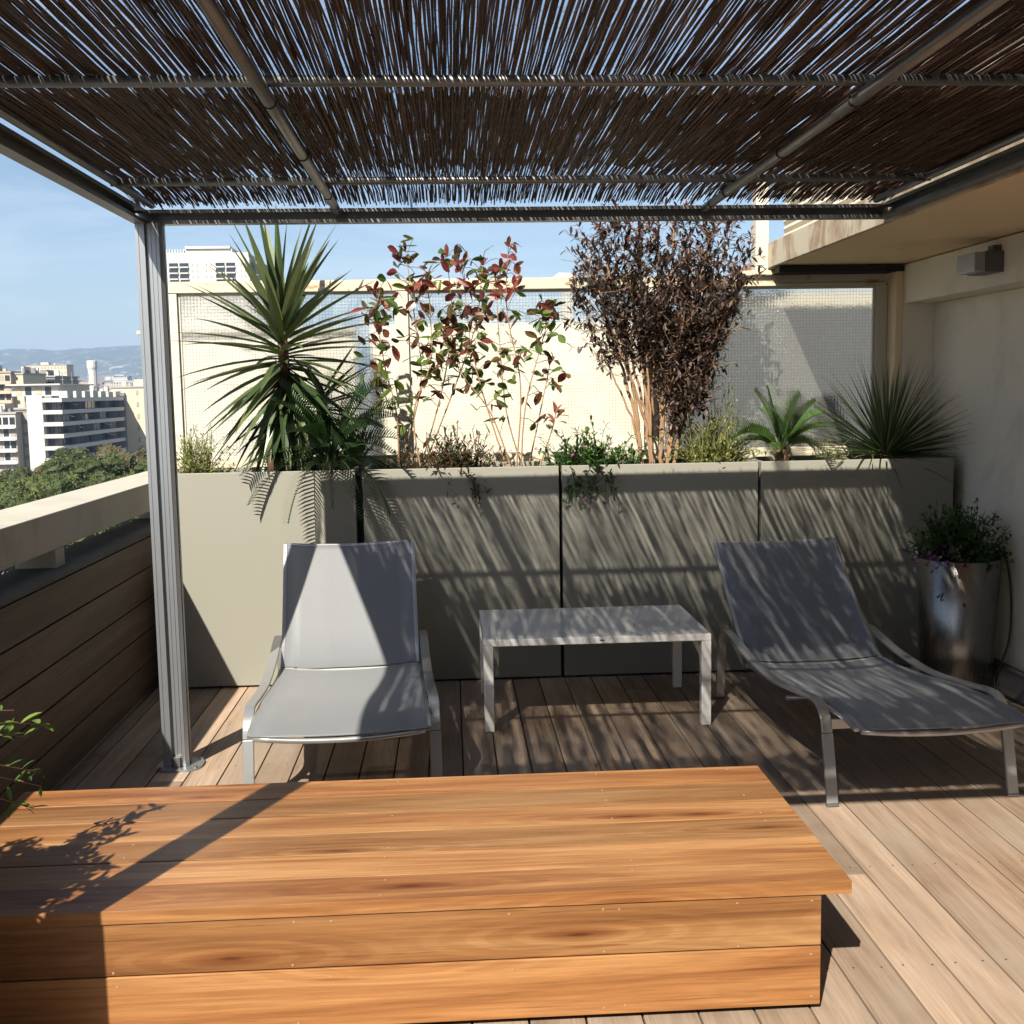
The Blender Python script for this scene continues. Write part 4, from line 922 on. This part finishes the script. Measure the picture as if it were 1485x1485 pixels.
simple_block('apartment_building', 'cream blank-sided apartment building with one column of small windows, right of the balcony block', 160, 236, 562, 345, 30, M['fc'], 3.6, 3, .13, False, M['shade'], 1.4)
simple_block('apartment_building', 'peach building with stacked loggias at the left frame edge, above the white blocks', -50, 16, 541, 360, 20, M['fp'], 3.0, 7, .7, True, None, 1.8)
simple_block('apartment_building', 'plain cream stair tower right of the peach loggia building', 16.5, 34, 543, 362, 20, M['fc'], 3.0, 1, .1, False, None, 1.0, 2)
simple_block('office_building', 'grey-blue low building with dark glazing behind the penthouse', 34.5, 80, 547, 385, 24, M['fg'], 3.2, 8, .85, False, M['win'], 1.9)
simple_block('office_building', 'long beige institutional building on the skyline left of the small tower', 40, 98, 530, 900, 16, M['fc'], 4.2, 12, .5, False, M['shade'], 2.0)
simple_block('office_building', 'long pale warehouse behind the cream apartment building', 118, 260, 564, 520, 40, M['roofg'], 4, 9, .4, False, M['fg'], 1.2, 1)
simple_block('apartment_building', 'white mid-distance block between the penthouse and the cream building', 100, 152, 570, 430, 25, M['fw'], 3.1, 8, .4, False, None, 1.3)
# small water tower on the skyline
Y = 1000; wx = PXX(135, Y); t = thing('water_tower', 'slender white tower with a wide top on the skyline', 'tower', (wx, Y, gz(wx, Y)))
m_ = MB(); zt = PZZ(135, 523, Y); m_.tube([(wx, Y, gz(wx, Y)), (wx, Y, zt-8)], 3.8, M['fw'], 12); m_.build('shaft', t)
m_ = MB(); m_.tube([(wx, Y, zt-8), (wx, Y, zt-6), (wx, Y, zt-.5), (wx, Y, zt)], [3.8, 4.4, 4.4, 4.0], M['fw'], 14); m_.build('tank', t)
# tall residential tower above the left glass pane
Y = 560; xl, xr = PXX(243, Y), PXX(369, Y); zt = PZZ(305, 374, Y); base = gz(xl, Y)
t = thing('tower_block', 'white high-rise tower block rising above the left glass pane', 'tower block', ((xl+xr)/2, Y, base))
W_ = xr-xl
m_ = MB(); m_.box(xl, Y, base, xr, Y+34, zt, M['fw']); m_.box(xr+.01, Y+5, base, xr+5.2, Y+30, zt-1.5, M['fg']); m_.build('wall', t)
m_ = MB(); m_.box(xl+W_*.03, Y+.5, zt+.01, xl+W_*.99, Y+33, zt+2.6, M['fw']); m_.box(xl+W_*.24, Y+2, zt+2.61, xl+W_*.80, Y+30, zt+4.6, M['fw']); m_.box(xl+W_*.27, Y+1, zt+4.61, xl+W_*.78, Y+30, zt+5.8, M['fw'])
for k in range(8): m_.box(xl+1+k*1.35, Y+1, zt+2.61, xl+1.5+k*1.35, Y+1.6, zt+4.4, M['fw'])
m_.build('roof_terrace', t)
for k in range(9):
    z_ = zt-3.4-k*2.86
    for u in (.085, .205, .615, .735):
        m_ = MB(); m_.box(xl+W_*u, Y-.3, z_-1.0, xl+W_*(u+.10), Y-.02, z_+1.0, M['win']); wo = m_.build('loggia', t)
        m_ = MB(); m_.box(xl+W_*u, Y-1.0, z_-1.35, xl+W_*(u+.10), Y-.31, z_-.75, M['fw']); m_.build('balcony', t)
    for u in (.02, .345, .40, .50, .555, .90, .945):
        if k < 9: m_ = MB(); m_.box(xl+W_*u, Y-.12, z_-.6, xl+W_*(u+.014), Y-.01, z_+.6, M['shade']); m_.build('window', t)
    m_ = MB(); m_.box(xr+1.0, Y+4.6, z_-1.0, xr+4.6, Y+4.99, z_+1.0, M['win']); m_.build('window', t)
# far houses
def house(mat, roof, w_, d_, h_):
    t = thing('house', 'small far city house with pale walls on the plain below the hills', 'house', (0, 0, 0), group='far city houses')
    m_ = MB(); m_.box(-w_/2, -d_/2, -3, w_/2, d_/2, h_, mat); local(m_.build('wall', t))
    m_ = MB()
    if roof == 'tile': m_.add([(-w_/2-.4, -d_/2-.4, h_+.01), (w_/2+.4, -d_/2-.4, h_+.01), (w_/2+.4, d_/2+.4, h_+.01), (-w_/2-.4, d_/2+.4, h_+.01), (-w_/4, 0, h_+2.4), (w_/4, 0, h_+2.4)], [(3, 2, 1, 0), (0, 1, 5, 4), (1, 2, 5), (2, 3, 4, 5), (3, 0, 4)], M['tile'])
    else: m_.box(-w_/2-.2, -d_/2-.2, h_+.01, w_/2+.2, d_/2+.2, h_+.6, M['roofg'])
    local(m_.build('roof', t))
    m_ = MB()
    for f_ in range(int(h_//3)):
        for k in range(int(w_//3)): m_.box(-w_/2+1+k*3, -d_/2-.1, 1+f_*3, -w_/2+2.2+k*3, -d_/2-.01, 2.4+f_*3, M['win'])
    local(m_.build('window_rows', t)); return t
kinds = [house(M['fw'], 'tile', 14, 10, 7), house(M['fc'], 'tile', 18, 11, 9), house(M['fw'], 'flat', 22, 14, 15), house(M['fp'], 'tile', 12, 10, 6), house(M['fg'], 'flat', 26, 14, 12)]
lab_ = ['small white house with a terracotta roof on the far plain', 'cream house with a long terracotta roof on the far plain', 'white flat-roofed block on the far plain', 'peach house with a terracotta roof on the far plain', 'grey flat-roofed block on the far plain']
rr = random.Random(99); cnt = 0
for i in range(290):
    px = rr.uniform(20, 232) if i < 250 else rr.uniform(-200, 900); Y = 430*(2900/430)**(rr.random()**.55); X_ = PXX(px, Y); ki = rr.choice((0, 0, 1, 1, 2, 3, 4))
    if X_ > -.35*Y and Y < 620 and px < 110: continue
    src = kinds[ki]
    z_ = gz(X_, Y)
    if cnt < 5: src = kinds[cnt]; src.location = (X_, Y, z_); src.rotation_euler.z = R(rr.uniform(-25, 25)); src['label'] = lab_[cnt]
    else: dup(src, (X_, Y, z_), R(rr.uniform(-25, 25)), rr.uniform(.8, 1.25), lab_[ki])
    cnt += 1
# --- pines
def tree(seed, mat, h_, rc, lab, n_clump=44):
    t = thing('pine_tree', lab, 'tree', (0, 0, 0), group='trees below the terrace'); rr = random.Random(seed)
    tr = MB(); tr.tube([(0, 0, -1), (.3, .1, h_*.4), (.1, 0, h_*.72)], [.45, .35, .2], M['bark2'], 8); lf = MB()
    for k in range(n_clump):
        a = rr.uniform(0, 6.28); r_ = rc*math.sqrt(rr.random()); z_ = h_*.62+(h_*.38)*rr.random()*(1-.55*(r_/rc)**2); c_ = Vector((r_*math.cos(a), r_*math.sin(a), z_))
        if k % 3 == 0: tr.tube([(.1, 0, h_*.45), (c_.x*.5, c_.y*.5, h_*.55+.1*z_), c_], [.16, .1, .05], M['bark2'], 5)
        cr = rr.uniform(.9, 1.9); tone = rr.random()*.55; vs = []; fs = []; nu, nv = 12, 7; so = rr.random()*99
        for j in range(nv+1):
            for i in range(nu):
                d = rdir(math.pi*(j/nv-.5), 2*math.pi*i/nu); vs.append(c_+Vector((d.x, d.y, d.z*.8))*cr*(.80+.3*noise.noise(d*2.2+Vector((so, 0, 0)))))
        for j in range(nv):
            for i in range(nu): fs.append((j*nu+i, j*nu+(i+1) % nu, (j+1)*nu+(i+1) % nu, (j+1)*nu+i))
        lf.add(vs, fs, mat, tone*.6)
        for q in range(420):
            d = rdir(math.asin(rr.uniform(-.6, 1)), rr.uniform(0, 6.28)); p = c_+Vector((d.x, d.y, d.z*.8))*cr*(.80+.3*noise.noise(d*2.2+Vector((so, 0, 0))))*rr.uniform(.95, 1.16)
            a1 = (d+rdir(rr.uniform(-1, 1), rr.uniform(0, 6.28))*.9).normalized(); a2 = a1.cross(rdir(rr.uniform(-1, 1), rr.uniform(0, 6.28))).normalized(); l1, l2 = rr.uniform(.10, .20), rr.uniform(.05, .09)
            lf.add([p-a2*l2, p+a1*l1, p+a2*l2, p-a1*l1*.6], [(0, 1, 2, 3)], mat, min(1, tone+.45*rr.random()))
    local(tr.build('trunk', t)); local(lf.build('crown', t)); return t
T = [tree(1, M['pine'], 15, 5.5, 'broad dark green pine among the buildings below', 44), tree(2, M['pine'], 17, 6.5, 'big bright green pine crown below the balcony block', 60), tree(3, M['pine2'], 16, 6, 'brownish olive tree before the cream building', 44)]
spots = [(1, 75, 668, 140, 'bright green pine crown in front of the balcony block'), (0, 12, 672, 150, 'dark green pine at the left frame edge below the buildings'), (2, 182, 643, 170, 'brownish olive-green tree before the cream building'), (1, 125, 668, 130, 'green pine between the olive tree and the bright pine'),
         (0, 40, 690, 120, 'dark pine just above the parapet rail, nearest to the left'), (1, 95, 695, 105, 'near green pine directly above the middle of the parapet rail'), (2, 215, 652, 150, 'olive tree partly hidden behind the aluminium post'), (0, 160, 672, 140, 'dark green pine below the olive tree'),
         (1, -20, 715, 105, 'green pine low in the left corner by the parapet'), (0, 150, 662, 190, 'dark pine at the foot of the shaded balcony side'), (2, 30, 676, 175, 'olive tree below the grey stair block'), (1, 110, 652, 200, 'small green pine at the foot of the balcony block'), (0, 230, 660, 125, 'dark pine behind the aluminium post')]
used = set()
for ki, px, py, Y, lb in spots:
    p = at(px, py, Y); h0 = (15, 17, 16)[ki]; base = -26; sc = (p.z-base)/h0
    s3 = (1.0*sc*.95, 1.0*sc*.95, sc)
    if ki not in used: used.add(ki); T[ki].location = (p.x, p.y, base); T[ki].scale = s3; T[ki]['label'] = lb
    else: dup(T[ki], (p.x, p.y, base), px*.7, s3, lb)
# ------------------------------------------------------------------ haze
m = bpy.data.materials.new('haze_air'); m.use_nodes = True; n = m.node_tree.nodes; n.remove(n['Principled BSDF'])
pv = n.new('ShaderNodeVolumePrincipled'); pv.inputs['Density'].default_value = 1.15e-4; pv.inputs['Color'].default_value = (.42, .62, 1, 1); pv.inputs['Anisotropy'].default_value = .0
m.node_tree.links.new(pv.outputs[0], n['Material Output'].inputs['Volume'])
hz = MB(); hz.box(-7700, -7700, -30, 7700, 7700, 330, m); ho = hz.build('haze'); ho['kind'] = 'stuff'
